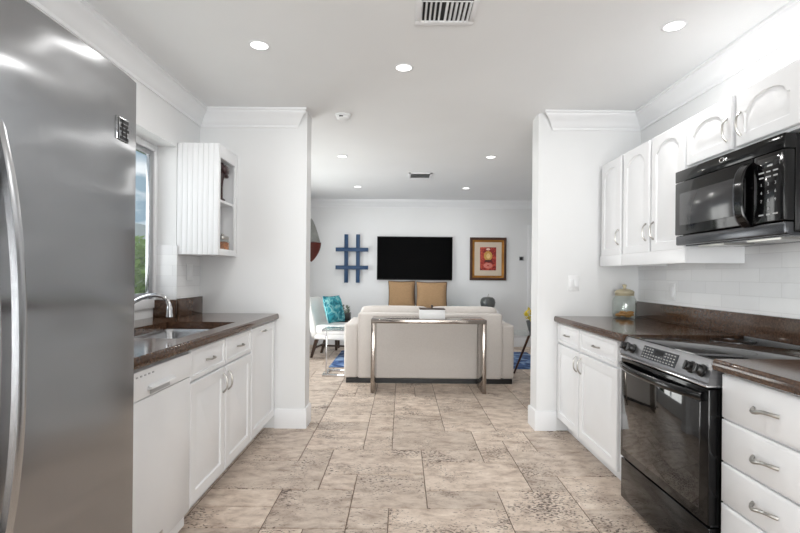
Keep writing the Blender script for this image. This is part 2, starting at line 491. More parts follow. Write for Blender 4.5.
for (i, k, a, c) in tiles:
    x0 = max(LX0, OX + i * GX); x1 = min(LX1, OX + (i + a) * GX); y0 = max(Y0, OY + k * GY); y1 = min(YB, OY + (k + c) * GY)
    if x1 - x0 < .02 or y1 - y0 < .02: continue
    g = .0022; x0 += g; x1 -= g; y0 += g; y1 -= g; e_ = .004
    fl.add([(x0, y0, -.004), (x1, y0, -.004), (x1, y1, -.004), (x0, y1, -.004), (x0 + e_, y0 + e_, 0), (x1 - e_, y0 + e_, 0), (x1 - e_, y1 - e_, 0), (x0 + e_, y1 - e_, 0)],
           [(4, 5, 6, 7), (0, 1, 5, 4), (1, 2, 6, 5), (2, 3, 7, 6), (3, 0, 4, 7)])
    tones += [rng.random()] * 5
me = bpy.data.meshes.new('floor'); me.from_pydata([tuple(p) for p in fl.v], [], fl.f)
me.materials.append(M['travertine']); me.materials.append(M['grout'])
at_ = me.attributes.new('tone', 'FLOAT', 'FACE'); at_.data.foreach_set('value', tones)
me.polygons[0].material_index = 1
floor = bpy.data.objects.new('floor', me); COL.objects.link(floor); floor['kind'] = 'structure'

struct('ceiling', MB().box(LX0 - .12, LX1 + .3, Y0 - .3, YB + .3, ZC, ZC + .12), 'ceiling', smooth=False)

# left kitchen wall with the deep window recess
WY0, WY1, WZ0, WZ1 = 1.95, 3.46, .86, 2.145
XO = -1.845
lw = MB()
lw.box(XO, XL, Y0, WY0, 0, ZC); lw.box(XO, XL, WY1, YP, 0, ZC); lw.box(XO, XL, WY0, WY1, 0, WZ0); lw.box(XO, XL, WY0, WY1, WZ1, ZC)
lw.box(XO, -1.78, WY0, WY1, WZ0, .985)
struct('wall_left', lw, 'wall', smooth=False)
struct('wall_right', MB().box(XR, XR + .2, Y0, YP, 0, ZC), 'wall', smooth=False)
# wall behind the camera, with a glazed opening added to bring in light
bw = MB(); bw.box(XL - .3, -1.15, Y0 - .15, Y0, 0, ZC); bw.box(1.45, XR + .2, Y0 - .15, Y0, 0, ZC); bw.box(-1.15, 1.45, Y0 - .15, Y0, 2.15, ZC)
struct('wall_rear', bw, 'wall', smooth=False)
d2 = MB()
for x in (-1.15, .10, 1.39): d2.box(x, x + .06, Y0 - .1, Y0 - .04, .0, 2.15)
d2.box(-1.15, 1.45, Y0 - .1, Y0 - .04, 2.09, 2.15); d2.box(-1.15, 1.45, Y0 - .1, Y0 - .04, 0, .06)
dd = struct('added_rear_door', d2, 'trim', smooth=False)  # unseen glazed door, added as an inlet for the rear fill
struct('pane', MB().box(-1.09, 1.39, Y0 - .075, Y0 - .069, .06, 2.09), 'pane', dd)

# the two piers of the opening (the right one stands a little out of plumb)
struct('wall_left_pier', MB().box(LX0, -.772, YP, YP + PT, 0, ZC), 'wall', smooth=False)
rpx = 1.088
struct('wall_right_pier', MB().box(rpx, LX1, YP, YP + PT, 0, ZC), 'wall', smooth=False)
# living room walls
struct('wall_back', MB().box(LX0, LX1, YB, YB + .15, 0, ZC), 'wall', smooth=False)
struct('wall_living_right', MB().box(LX1, LX1 + .15, YP, YB + .15, 0, ZC), 'wall', smooth=False)
rw = MB(); sy0, sy1, sz0, sz1 = 4.6, 7.2, .45, 2.2; lx = LX0 - .10
rw.box(lx, LX0, YP, sy0, 0, ZC); rw.box(lx, LX0, sy1, YB + .15, 0, ZC); rw.box(lx, LX0, sy0, sy1, 0, sz0); rw.box(lx, LX0, sy0, sy1, sz1, ZC)
struct('wall_living_left', rw, 'wall', smooth=False)
w2 = MB(); wx = lx + .02
for y in (sy0, (sy0 + sy1) / 2 - .03, sy1 - .06): w2.box(wx, wx + .06, y, y + .06, sz0, sz1)
w2.box(wx, wx + .06, sy0, sy1, sz0, sz0 + .06); w2.box(wx, wx + .06, sy0, sy1, sz1 - .06, sz1)
ww = struct('added_window', w2, 'trim', smooth=False)  # unseen window added for daylight, its side taken from the shadows
struct('pane', MB().box(wx + .026, wx + .032, sy0 + .05, sy1 - .05, sz0 + .05, sz1 - .05), 'pane', ww)

# sink window in the recess
wf = MB(); x0, x1 = -1.83, -1.765
for y in (WY0, WY1 - .04): wf.rbox(x0, x1, y, y + .04, .985, WZ1, .004)
wf.rbox(x0, x1, WY0 + .04, WY1 - .04, .985, 1.05, .004); wf.rbox(x0, x1, WY0 + .04, WY1 - .04, WZ1 - .045, WZ1, .004)
win = struct('window_1', wf, 'trim')
ym = (WY0 + WY1) / 2
for (a, c) in ((WY0 + .04, ym + .025), (ym - .025, WY1 - .04)):
    sx = -1.815 if a < ym - .1 else -1.79
    sm = MB()
    for y in (a, c - .048): sm.rbox(sx - .014, sx + .014, y, y + .048, 1.05, WZ1 - .045, .003)
    sm.rbox(sx - .014, sx + .014, a + .048, c - .048, 1.05, 1.095, .003); sm.rbox(sx - .014, sx + .014, a + .048, c - .048, WZ1 - .085, WZ1 - .045, .003)
    sash = sm.build('sash', 'steel', win)
    MB().box(sx - .003, sx + .003, a + .045, c - .045, 1.09, WZ1 - .08).build('pane', 'pane', sash)

# crown moulding
CP = [(0, -.135), (.010, -.135), (.014, -.118), (.022, -.112), (.034, -.088), (.054, -.058), (.076, -.040), (.082, -.030), (.082, -.020), (.092, -.014), (.092, 0), (0, 0)]


def crown_x(name, x0, x1, y, sgn, miter0=0, miter1=0):
    """runs along X on a wall facing -Y (sgn -1) or +Y"""
    l0 = [(x0 + miter0 * p, y + sgn * p, ZC + h) for p, h in CP]; l1 = [(x1 + miter1 * p, y + sgn * p, ZC + h) for p, h in CP]
    return struct(name, MB().loops([l0, l1]), 'trim')


def crown_y(name, y0, y1, x, sgn, miter0=0, miter1=0):
    l0 = [(x + sgn * p, y0 + miter0 * p, ZC + h) for p, h in CP]; l1 = [(x + sgn * p, y1 + miter1 * p, ZC + h) for p, h in CP]
    return struct(name, MB().loops([l0, l1]), 'trim')


crown_y('trim_1', Y0, YP, XL, 1, 0, -1)
crown_y('trim_2', Y0, YP, XR, -1, 0, -1)
crown_x('trim_3', XL, -.852, YP, -1, 1, 1)
crown_x('trim_4', 1.205, XR, YP, -1, -1, -1)
crown_x('trim_5', LX0, LX1, YB, -1, 1, -1)
crown_y('trim_6', YP + PT, YB, LX0, 1, 0, -1)
crown_y('trim_7', YP + PT, YB, LX1, -1, 0, -1)

# baseboards
BH, BT = .155, .016


def base_prof(h=BH, t=BT): return [(0, 0), (t, 0), (t, h - .012), (t - .006, h), (0, h)]


def base_x(name, x0, x1, y, sgn):
    return struct(name, MB().loops([[(x0, y + sgn * p, h) for p, h in base_prof()], [(x1, y + sgn * p, h) for p, h in base_prof()]]), 'trim')


bl = MB()
bl.loops([[(-1.01, YP - p, h) for p, h in base_prof()], [(-.772 + p, YP - p, h) for p, h in base_prof()], [(-.772 + p, YP + PT + p, h) for p, h in base_prof()],
          [(LX0, YP + PT + p, h) for p, h in base_prof()]])
struct('baseboard_left', bl, 'trim')
br_ = MB()
br_.loops([[(1.245, YP - p, h) for p, h in base_prof()], [(rpx - p, YP - p, h) for p, h in base_prof()], [(rpx - p, YP + PT + p, h) for p, h in base_prof()],
           [(LX1, YP + PT + p, h) for p, h in base_prof()]])
struct('baseboard_right', br_, 'trim')
base_x('baseboard_back', LX0, 2.19, YB, -1)

# door in the far wall (mostly hidden by the right pier)
dk = MB(); dk.rbox(2.19, 2.28, YB - .02, YB, 0, 2.13, .004); dk.rbox(3.10, 3.19, YB - .02, YB, 0, 2.13, .004); dk.rbox(2.28, 3.10, YB - .02, YB, 2.04, 2.13, .004)
d1 = struct('door_1', dk, 'trim')
MB().rbox(2.285, 3.095, YB - .012, YB - .001, .01, 2.035, .002).build('door_panel', 'trim', d1)

# tiled splash walls
struct('trim_8', MB().box(XR - .012, XR, -.2, YP, .86, 1.42), 'tile_y', smooth=False)
lt = MB().box(XL, XL + .010, WY1, YP, .9, 1.372)
struct('trim_9', lt, 'tile_y', smooth=False)
jt = MB().rbox(-1.78, XL + .012, WY1 - .012, WY1, 1.045, 1.436, .003)
struct('trim_10', jt, 'tile_x')

# ------------------------------------------------------------------ cabinet helpers


def panel(origin, u, w_, h_, nrm, arch=0.0, fw=.058, t_=.020):
    """raised-panel door or drawer front. origin = lower corner on the carcass face, u = unit vector along its width"""
    o = Vector(origin); u = Vector(u); nrm = Vector(nrm); z = Vector((0, 0, 1)); NT = 17

    def loop(ins, dep, ar, topins=None):
        ti = ins if topins is None else topins
        pts = [(ins, ins), (w_ - ins, ins)]
        for j in range(NT):
            s = 1 - 2 * j / (NT - 1); x = w_ / 2 + s * (w_ / 2 - ins)
            y = h_ - ti
            if ar:
                q = s / .88
                y = h_ - ti - ar + (ar * math.sqrt(max(0, 1 - q * q)) if abs(q) < 1 else 0)
            pts.append((x, y))
        return [o + u * a + z * b_ + nrm * dep for a, b_ in pts]
    ls = [loop(0, 0, 0), loop(0, t_ - .004, 0), loop(.004, t_, 0), loop(fw, t_, arch), loop(fw + .004, t_ - .008, arch), loop(fw + .014, t_ - .008, arch),
          loop(fw + .036, t_ - .001, arch * .9), ]
    return MB().loops(ls)


def slab(origin, u, w_, h_, nrm, t_=.020, bev=.012):
    o = Vector(origin); u = Vector(u); nrm = Vector(nrm); z = Vector((0, 0, 1))

    def loop(i, d): return [o + u * a + z * b_ + nrm * d for a, b_ in ((i, i), (w_ - i, i), (w_ - i, h_ - i), (i, h_ - i))]
    return MB().loops([loop(0, 0), loop(0, t_ - .008), loop(bev, t_)])


def pull(c, d, nrm, L=.10, rise=.024, r=.0042, wave=0.0):
    """bow pull; c on the front surface, d along its length"""
    c = Vector(c); d = Vector(d).normalized(); nrm = Vector(nrm).normalized(); s = nrm.cross(d)
    pts = []; rs = []
    for i in range(15):
        q = -1 + 2 * i / 14
        pts.append(c + d * (q * L / 2) + nrm * (rise * (1 - abs(q) ** 3.2)) + s * (wave * math.sin(q * PI)))
        rs.append(r * (1.25 if abs(q) > .85 else 1 + .25 * (1 - q * q)))
    return MB().tube(pts, rs, 8)


UXp, UYp = (1, 0, 0), (0, 1, 0)
NL, NR = (1, 0, 0), (-1, 0, 0)         # outward normals: left run faces +X, right run faces -X
# ------------------------------------------------------------------ left run
FL = -1.030      # carcass face; doors are 20 mm proud
CT = .919        # countertop height


def left_carcass(y0, y1): 
    m = MB(); m.box(XL + .004, FL, y0, y0 + .016, .10, .8715); m.box(XL + .004, FL, y1 - .016, y1, .10, .8715); m.box(XL + .004, FL, y0 + .016, y1 - .016, .10, .118)
    m.box(FL - .018, FL, y0 + .016, y1 - .016, .118, .8715); m.box(XL + .004, XL + .012, y0 + .016, y1 - .016, .118, .8715); m.box(XL + .004, FL - .07, y0, y1, .002, .10); return m


t = thing('base_cabinet', 'white base cabinet under the sink with two small drawers over two raised-panel doors', 'cabinet', (-1.33, 2.77, 0))
left_carcass(2.302, 3.238).build('cabinet_body', 'cabinet', t, smooth=False)
for (a, c, hs) in ((2.310, 2.756, 1), (2.772, 3.230, -1)):
    d = panel((FL, a, .715), UYp, c - a, .150, NL, 0, .022, .02).build('drawer', 'cabinet', t)
    pull((FL + .02, (a + c) / 2, .79), UYp, NL, .10).build('handle', 'nickel', d)
    d = panel((FL, a, .108), UYp, c - a, .595, NL).build('door', 'cabinet', t)
    hy = c - .032 if hs > 0 else a + .032
    pull((FL + .02, hy, .615), (0, 0, 1), NL, .11).build('handle', 'nickel', d)
t = thing('base_cabinet', 'white full-height pull-out base cabinet at the end of the sink counter by the wall', 'cabinet', (-1.33, 3.54, 0))
left_carcass(3.242, YP - .002).build('cabinet_body', 'cabinet', t, smooth=False)
d = panel((FL, 3.25, .108), UYp, .585, .757, NL).build('door', 'cabinet', t)
pull((FL + .02, 3.50, .822), UYp, NL, .10).build('handle', 'nickel', d)

# dishwasher
t = thing('dishwasher', 'white dishwasher under the granite counter beside the steel refrigerator', 'dishwasher', (-1.33, 1.99, 0))
MB().box(XL + .02, FL - .002, 1.694, 2.296, .03, .8715).build('tub', 'appliance_white', t, smooth=False)
dm = MB(); dm.rbox(FL - .002, FL + .024, 1.694, 2.296, .10, .742, .006); dr = dm.build('door_panel', 'appliance_white', t)
cp = MB()
pr_ = [(FL - .002, .746), (FL + .024, .746), (FL + .028, .80), (FL + .022, .855), (FL - .002, .860)]
cp.loops([[(x, 1.694, z) for x, z in pr_], [(x, 2.296, z) for x, z in pr_]])
cpo = cp.build('control_panel', 'appliance_white', t)
hp = MB(); prf = [(FL + .024, .790), (FL + .046, .784), (FL + .047, .776), (FL + .024, .768)]
hp.loops([[(x, 1.90, z) for x, z in prf], [(x, 2.10, z) for x, z in prf]]); hp.build('handle', 'appliance_white', cpo)
MB().box(FL + .0265, FL + .0285, 1.92, 2.08, .752, .767).build('grip_recess_shade', 'grey_print', cpo)  # flat grey strip stands in for the shaded grip pocket
kp = MB()
for k in range(7): kp.box(FL + .022, FL + .0265, 1.76 + k * .03, 1.772 + k * .03, .832, .838)
kp.build('buttons', 'grey_print', cpo)
MB().rbox(FL + .022, FL + .0265, 1.965, 2.035, .135, .150, .002).build('badge', 'nickel', dr)
MB().box(XL + .02, FL - .07, 1.694, 2.296, .002, .10).build('kick_plate', 'appliance_white', t)

# countertop with sink cut-out
SX0, SX1, SY0, SY1 = -1.53, -1.085, 2.325, 3.14
CF = -.985


def edge_prof(x0, x1): return None


ct = thing('countertop', 'brown granite countertop with a sink cut-out on the left run, its upstand along the wall', 'countertop', (-1.3, 2.6, .867))
c = MB(); z0, z1 = .872, CT
y0c, y1c = 1.40, YP - .002
c.box(XL + .002, SX0, y0c, y1c, z0, z1); c.box(SX0, SX1, y0c, SY0, z0, z1); c.box(SX0, SX1, SY1, y1c, z0, z1)
ed = [(SX1, z0), (CF - .012, z0), (CF - .003, z0 + .006), (CF, z0 + .016), (CF - .002, z1 - .010), (CF - .010, z1), (SX1, z1)]
c.loops([[(x, y0c, z) for x, z in ed], [(x, y1c, z) for x, z in ed]])
c.box(-1.778, XL + .002, WY0 + .002, WY1 - .002, z0, z1)
c.build('slab', 'granite', ct)
s = MB(); s.rbox(XL + .011, XL + .033, WY1 - .012, YP - .002, CT, 1.052, .003)
s.rbox(-1.776, XL + .011, WY1 - .034, WY1 - .013, CT, 1.044, .003); s.build('upstand', 'granite', ct)

# sink: two undermount bowls
t = thing('sink', 'stainless double-bowl sink set into the brown granite counter under the window', 'sink', (-1.29, 2.66, .70))


def bowl(y0, y1):
    m = MB()

    def rr(i, z, r=.05):
        pts = []; a0, a1, b0, b1 = SX0 + i, SX1 - i, y0 + i, y1 - i
        for (cx_, cy_, st) in ((a1 - r, b1 - r, 0), (a0 + r, b1 - r, 90), (a0 + r, b0 + r, 180), (a1 - r, b0 + r, 270)):
            for q in range(5):
                a = R(st + 22.5 * q); pts.append((cx_ + r * math.cos(a), cy_ + r * math.sin(a), z))
        return pts
    m.loops([rr(-.012, .870), rr(.0, .870), rr(.006, .85), rr(.012, .735), rr(.03, .71), rr(.05, .706)], False, True)
    m.loops([rr(-.012, .870), rr(-.01, .72), rr(.03, .698)], False, True)
    return m


YD = 2.66
for (a, b_) in ((SY0 + .005, YD - .02), (YD + .02, SY1 - .005)):
    bo = bowl(a, b_).build('bowl', 'steel', t)
    MB().lathe([(.0, 0), (.042, 0), (.042, .004), (.03, .003), (.0, .002)], (-1.29, (a + b_) / 2, .7075), 20).build('drain', 'chrome', bo)
MB().rbox(SX0 + .004, SX1 - .004, YD - .021, YD + .021, .84, .858, .006).build('divider', 'steel', t)

# faucet
t = thing('faucet', 'chrome gooseneck faucet arching over the sink', 'faucet', (-1.56, 2.64, CT))
MB().lathe([(.028, 0), (.028, .008), (.022, .016), (.019, .05), (.017, .06)], (-1.56, 2.64, CT), 20).build('base', 'chrome', t)
pts = [(-1.56, 2.64, CT + .05), (-1.556, 2.64, .985), (-1.54, 2.64, 1.015), (-1.51, 2.64, 1.05), (-1.47, 2.64, 1.078), (-1.43, 2.64, 1.098), (-1.39, 2.64, 1.110),
       (-1.35, 2.64, 1.114), (-1.315, 2.64, 1.108), (-1.29, 2.64, 1.088), (-1.279, 2.64, 1.062), (-1.277, 2.64, 1.035)]
MB().tube(pts, .0115, 12).build('spout', 'chrome', t)
MB().lathe([(.012, .135), (.0145, .125), (.0145, .10), (.017, .085), (.0175, .0755), (.0, .0755)], (-1.277, 2.64, CT), 18).build('spray_head', 'chrome', t)
MB().tube([(-1.56, 2.655, CT + .045), (-1.56, 2.69, CT + .06), (-1.57, 2.74, CT + .085)], [.008, .007, .006], 10).build('handle', 'chrome', t)

# open wall shelf with beadboard side
KX0, KX1, KY0, KY1, KZ0, KZ1 = XL + .002, -1.327, 3.462, YP - .002, 1.372, 2.178
t = thing('wall_shelf', 'white wall cabinet with beadboard side and open shelves by the window', 'shelf', (-1.48, 3.66, KZ0))
sp_ = MB(); nb = 8; bw_ = (KX1 - KX0) / nb
for i in range(nb): sp_.rbox(KX0 + i * bw_ + .0006, KX0 + (i + 1) * bw_ - .0006, KY0, KY0 + .012, KZ0, KZ1, .0018, 2)
sp_.box(KX0, KX1 - .018, KY0 + .008, KY0 + .02, KZ0, KZ1)
sp_.build('beadboard_panel', 'cabinet', t)
MB().box(KX0, KX1 - .018, KY1 - .016, KY1, KZ0, KZ1).build('side_panel', 'cabinet', t)
MB().box(KX0, KX0 + .012, KY0 + .02, KY1 - .016, KZ0, KZ1).build('back_panel', 'cabinet', t)
MB().box(KX0 + .012, KX1 - .018, KY0 + .02, KY1 - .016, KZ1 - .018, KZ1).build('top_panel', 'cabinet', t)
MB().box(KX0 + .012, KX1 - .018, KY0 + .02, KY1 - .016, KZ0, KZ0 + .018).build('bottom_panel', 'cabinet', t)
MB().box(KX0 + .012, KX1 - .018, KY0 + .02, KY1 - .016, 1.765, 1.783).build('shelf_board', 'cabinet', t)
ff = MB(); fx0, fx1 = KX1 - .018, KX1
ff.rbox(fx0, fx1, KY0 + .012, KY0 + .035, KZ0, KZ1, .002); ff.rbox(fx0, fx1, KY1 - .05, KY1, KZ0, KZ1, .002)
ff.rbox(fx0, fx1, KY0 + .035, KY1 - .05, KZ1 - .095, KZ1, .002); ff.rbox(fx0, fx1, KY0 + .035, KY1 - .05, KZ0, KZ0 + .045, .002)
ff.build('face_frame', 'cabinet', t)

# ornaments on the open shelf
fg = MB(); q = (-1.362, 3.60, 1.783)
fg.lathe([(.028, 0), (.03, .006), (.012, .02), (.010, .10), (.016, .15), (.024, .185), (.018, .21), (.012, .225), (.02, .245), (.022, .262), (.014, .28), (.0, .288)], q, 16)
k = fg.n(); fg.softbox((0, 0, 0), (.05, .09, .075), 2.4, 6); fg.xf(k, Matrix.Translation((q[0] + .018, q[1] + .028, q[2] + .232)))
k = fg.n(); fg.softbox((0, 0, 0), (.03, .05, .028), 2.4, 6); fg.xf(k, Matrix.Translation((q[0] + .02, q[1] + .05, q[2] + .19)))
single('figurine', fg, 'maroon', 'slim dark maroon figurine on the upper open shelf', 'figurine', q)
q = (-1.378, 3.68, KZ0 + .018)
t = thing('jar', 'small glass jar of candied fruit on the lower open shelf', 'jar', q)
MB().lathe([(.045, 0), (.052, .008), (.052, .085), (.043, .10), (.041, .105), (.039, .10), (.048, .084), (.048, .01), (.0, .008)], q, 22, cap=(True, False)).build('glass', 'jar_glass', t)
MB().lathe([(.0, .0), (.046, .0), (.046, .07), (.03, .078), (.0, .08)], (q[0], q[1], q[2] + .011), 18).build('contents', 'candy', t)
MB().lathe([(.044, .106), (.046, .11), (.046, .128), (.03, .134), (.012, .136), (.012, .15), (.0, .152)], q, 20).build('lid', 'nickel', t)

# ------------------------------------------------------------------ refrigerator
FXF, FY0, FY1, FZ = -.768, .452, 1.379, 1.781
t = thing('refrigerator', 'tall stainless steel side-by-side refrigerator at the left edge', 'refrigerator', (-1.2, .91, 0))
MB().rbox(-1.585, FXF - .075, FY0 - .056, FY1 - .004, .02, FZ - .012, .004).build('cabinet_body', 'dark_steel', t)


def fridge_door(y0, y1):
    m = MB(); ls = []; n_ = 12
    prof = [(FXF - .072, y0)]
    for i in range(n_ + 1):
        q = -1 + 2 * i / n_; y = (y0 + y1) / 2 + q * (y1 - y0) / 2
        prof.append((FXF + .009 * (1 - abs(q) ** 5), y))
    prof.append((FXF - .072, y1))
    return m.loops([[(x, y, .07) for x, y in prof], [(x, y, FZ) for x, y in prof]])


ld = fridge_door(FY0 - .06, .880).build('door', 'fridge', t); rd = fridge_door(.888, FY1).build('door', 'fridge', t)
for (y, o) in ((.914, rd), (.854, ld)):
    m = MB(); ls = []
    for i in range(25):
        q = -1 + 2 * i / 24; z = 1.075 + q * .47; x = FXF - .010 + .052 * (1 - abs(q) ** 2.4)
        ls.append([(x - .006, y - .012, z), (x + .006, y - .010, z), (x + .009, y, z), (x + .006, y + .010, z), (x - .006, y + .012, z)])
    m.loops(ls).build('handle', 'steel', o)
MB().box(-1.5, FXF - .09, FY0 + .02, FY1 - .02, .0, .07).build('grille', 'black_plastic', t)
bd = MB().rbox(FXF - .004, FXF + .0118, 1.270, 1.324, 1.592, 1.655, .002)
bo = bd.build('badge', 'fridge', rd); bo['label'] = 'small badge with dark lettering'
lt_ = MB(); bx0, bx1 = FXF + .0112, FXF + .0126
lt_.box(bx0, bx1, 1.271, 1.275, 1.594, 1.653)
for k, (a, c) in enumerate(((1.282, 1.320), (1.285, 1.318), (1.280, 1.322), (1.288, 1.314), (1.282, 1.320))):
    zz = 1.645 - k * .0115; lt_.box(bx0, bx1, a, c, zz - .004, zz + .004)
lt_.box(bx0, bx1, 1.290, 1.295, 1.600, 1.648); lt_.box(bx0, bx1, 1.308, 1.313, 1.596, 1.630)
lt_.build('lettering', 'black_plastic', bo)

# ------------------------------------------------------------------ right run
FR = 1.268       # carcass face
WR = XR - .014


def right_carcass(y0, y1):
    m = MB(); m.box(FR, WR, y0, y1, .10, .8715); m.box(FR + .07, WR, y0, y1, .002, .10); return m


t = thing('base_cabinet', 'white base cabinet with two drawers and two doors, left of the black range', 'cabinet', (1.58, 3.25, 0))
right_carcass(2.660, YP - .002).build('cabinet_body', 'cabinet', t, smooth=False)
for (a, c, hs) in ((2.775, 3.365, 1), (3.381, 3.842, -1)):
    d = panel((FR, a, .715), UYp, c - a, .150, NR, 0, .022, .02).build('drawer', 'cabinet', t)
    pull((FR - .02, (a + c) / 2, .79), UYp, NR, .10).build('handle', 'nickel', d)
    d = panel((FR, a, .108), UYp, c - a, .595, NR).build('door', 'cabinet', t)
    hy = c - .032 if hs > 0 else a + .032
    pull((FR - .02, hy, .615), (0, 0, 1), NR, .11).build('handle', 'nickel', d)
t = thing('drawer_cabinet', 'white four-drawer base cabinet at the right edge of the black range', 'cabinet', (1.58, 1.63, 0))
right_carcass(1.392, 1.884).build('cabinet_body', 'cabinet', t, smooth=False)
for (z0, z1) in ((.695, .862), (.527, .687), (.368, .519), (.108, .360)):
    d = slab((FR, 1.402, z0), UYp, .474, z1 - z0, NR).build('drawer', 'cabinet', t)
    pull((FR - .02, 1.640, (z0 + z1) / 2 if z0 > .2 else .27), UYp, NR, .115, .03, .0056, .006).build('handle', 'nickel', d)
t = thing('base_cabinet', 'white base cabinet beyond the four-drawer cabinet, nearest the camera', 'cabinet', (1.58, .9, 0))
right_carcass(.5, 1.388).build('cabinet_body', 'cabinet', t, smooth=False)
for (a, c) in ((.51, .937), (.949, 1.38)):
    d = panel((FR, a, .108), UYp, c - a, .757, NR).build('door', 'cabinet', t)
    pull((FR - .02, c - .04 if a < .9 else a + .04, .76), (0, 0, 1), NR, .11).build('handle', 'nickel', d)

RF = 1.222       # counter front edge


def right_top(name, label, y0, y1):
    m = MB(); z0, z1 = .872, CT
    ed = [(WR - .002, z0), (RF + .012, z0), (RF + .003, z0 + .006), (RF, z0 + .016), (RF + .002, z1 - .010), (RF + .010, z1), (WR - .002, z1)]
    m.loops([[(x, y0, z) for x, z in ed], [(x, y1, z) for x, z in ed]])
    return single(name, m, 'granite', label, 'countertop', (1.55, (y0 + y1) / 2, z0))


right_top('countertop', 'brown granite countertop beyond the range, with the glass jar on it', 2.656, YP - .002)
right_top('countertop', 'brown granite countertop nearest the camera over the four-drawer cabinet', .48, 1.886)
us = MB().rbox(WR - .024, WR - .001, .48, YP - .002, CT + .001, 1.045, .003)
single('backsplash', us, 'granite', 'brown granite upstand along the tiled wall behind the range', 'backsplash', (WR - .01, 2.2, CT))

# range
RY0, RY1 = 1.890, 2.652
t = thing('range', 'black and stainless slide-in electric range between the two right-hand counters', 'range', (1.5, 2.27, 0))
MB().box(1.268, 1.86, RY0 + .003, RY1 - .003, .03, .895).build('body', 'black_plastic', t, smooth=False)
ck = MB(); ck.rbox(1.245, 1.866, RY0, RY1, .897, .9165, .004); ck.build('cooktop', 'black_glass', t)
cm = MB()
cpf = [(1.268, .812), (1.214, .812), (1.208, .822), (1.238, .902), (1.250, .9155), (1.268, .9155)]
cm.loops([[(x, RY0 + .001, z) for x, z in cpf], [(x, RY1 - .001, z) for x, z in cpf]])
cpn = cm.build('control_panel', 'range_steel', t)
pa = Vector((1.208, 0, .822)); pb = Vector((1.238, 0, .902)); up = (pb - pa).normalized(); nn = Vector((-up.z, 0, up.x)).normalized()
mid = (pa + pb) / 2


def on_panel(y, s, d=0.0): return Vector((mid.x, y, mid.z)) + up * s + nn * d


for y in (2.600, 2.528, 2.020, 1.948):
    m = MB(); k = m.n()
    m.lathe([(.026, 0), (.026, .006), (.021, .010), (.019, .026), (.017, .029), (.0, .029)], (0, 0, 0), 20)
    m.rbox(-.006, .006, -.020, .020, .024, .036, .003)
    mx_ = Matrix((( -Vector((0, 1, 0)).x, up.x, nn.x), (-1, up.y, nn.y), (0, up.z, nn.z))).to_4x4(); mx_.translation = on_panel(y, -.002, .0)
    m.xf(k, mx_); m.build('knob', 'black_plastic', t)
dp = MB()
def panel_plate(y0, y1, s0, s1, d0, d1):
    return MB().loops([[on_panel(a, b_, d0) for a, b_ in ((y0, s0), (y1, s0), (y1, s1), (y0, s1))], [on_panel(a, b_, d1) for a, b_ in ((y0, s0), (y1, s0), (y1, s1), (y0, s1))]])
dpo = panel_plate(2.13, 2.43, -.030, .032, -.001, .002).build('display_panel', 'dark_steel', cpn)
panel_plate(2.245, 2.315, .004, .024, .0018, .003).build('display', 'black_glass', dpo)
kb = MB()
rr_ = random.Random(3)
for row in range(4):
    for k in range(12):
        y = 2.145 + k * .024; s_ = -.024 + row * .014
        if 2.235 < y < 2.325 and row > 1: continue
        kb.loops([[on_panel(a, b_, .0018) for a, b_ in ((y, s_), (y + .014, s_), (y + .014, s_ + .006), (y, s_ + .006))], [on_panel(a, b_, .0026) for a, b_ in ((y, s_), (y + .014, s_), (y + .014, s_ + .006), (y, s_ + .006))]])
kb.build('keypad', 'nickel', dpo)
tr_ = MB().rbox(1.205, 1.268, RY0 + .002, RY1 - .002, .803, .812, .002); tr_.build('panel_trim', 'chrome', t)
do = MB().rbox(1.213, 1.268, RY0 + .002, RY1 - .002, .257, .796, .006).build('oven_door', 'black_gloss', t)
MB().rbox(1.2115, 1.216, RY0 + .055, RY1 - .035, .30, .735, .002).build('oven_window', 'black_glass', do)
hm = MB(); pts = []
for i in range(17):
    q = -1 + 2 * i / 16; pts.append((1.205 - .048 * (1 - abs(q) ** 3), 2.271 + q * .355, .762))
hm.tube(pts, .014, 12, flat=1.25).build('handle', 'black_gloss', do)
MB().rbox(1.217, 1.268, RY0 + .002, RY1 - .002, .03, .247, .006).build('drawer', 'black_gloss', t)
MB().box(1.23, 1.268, RY0 + .01, RY1 - .01, .246, .258).build('seam', 'dark_steel', t)
for (bx, by, br2) in ((1.42, 2.08, .10), (1.42, 2.46, .075), (1.70, 2.08, .075), (1.70, 2.46, .10)):
    ri = MB(); ri.lathe([(br2 - .002, 0), (br2, 0), (br2, .0004), (br2 - .002, .0004)], (bx, by, .9166), 40, cap=(False, False)); ri.build('burner_ring', 'dark_steel', t)
for (x, y) in ((1.33, RY0 + .05), (1.33, RY1 - .05), (1.8, RY0 + .05), (1.8, RY1 - .05)):
    MB().lathe([(.018, 0), (.018, .03)], (x, y, 0), 12).build('foot', 'black_plastic', t)

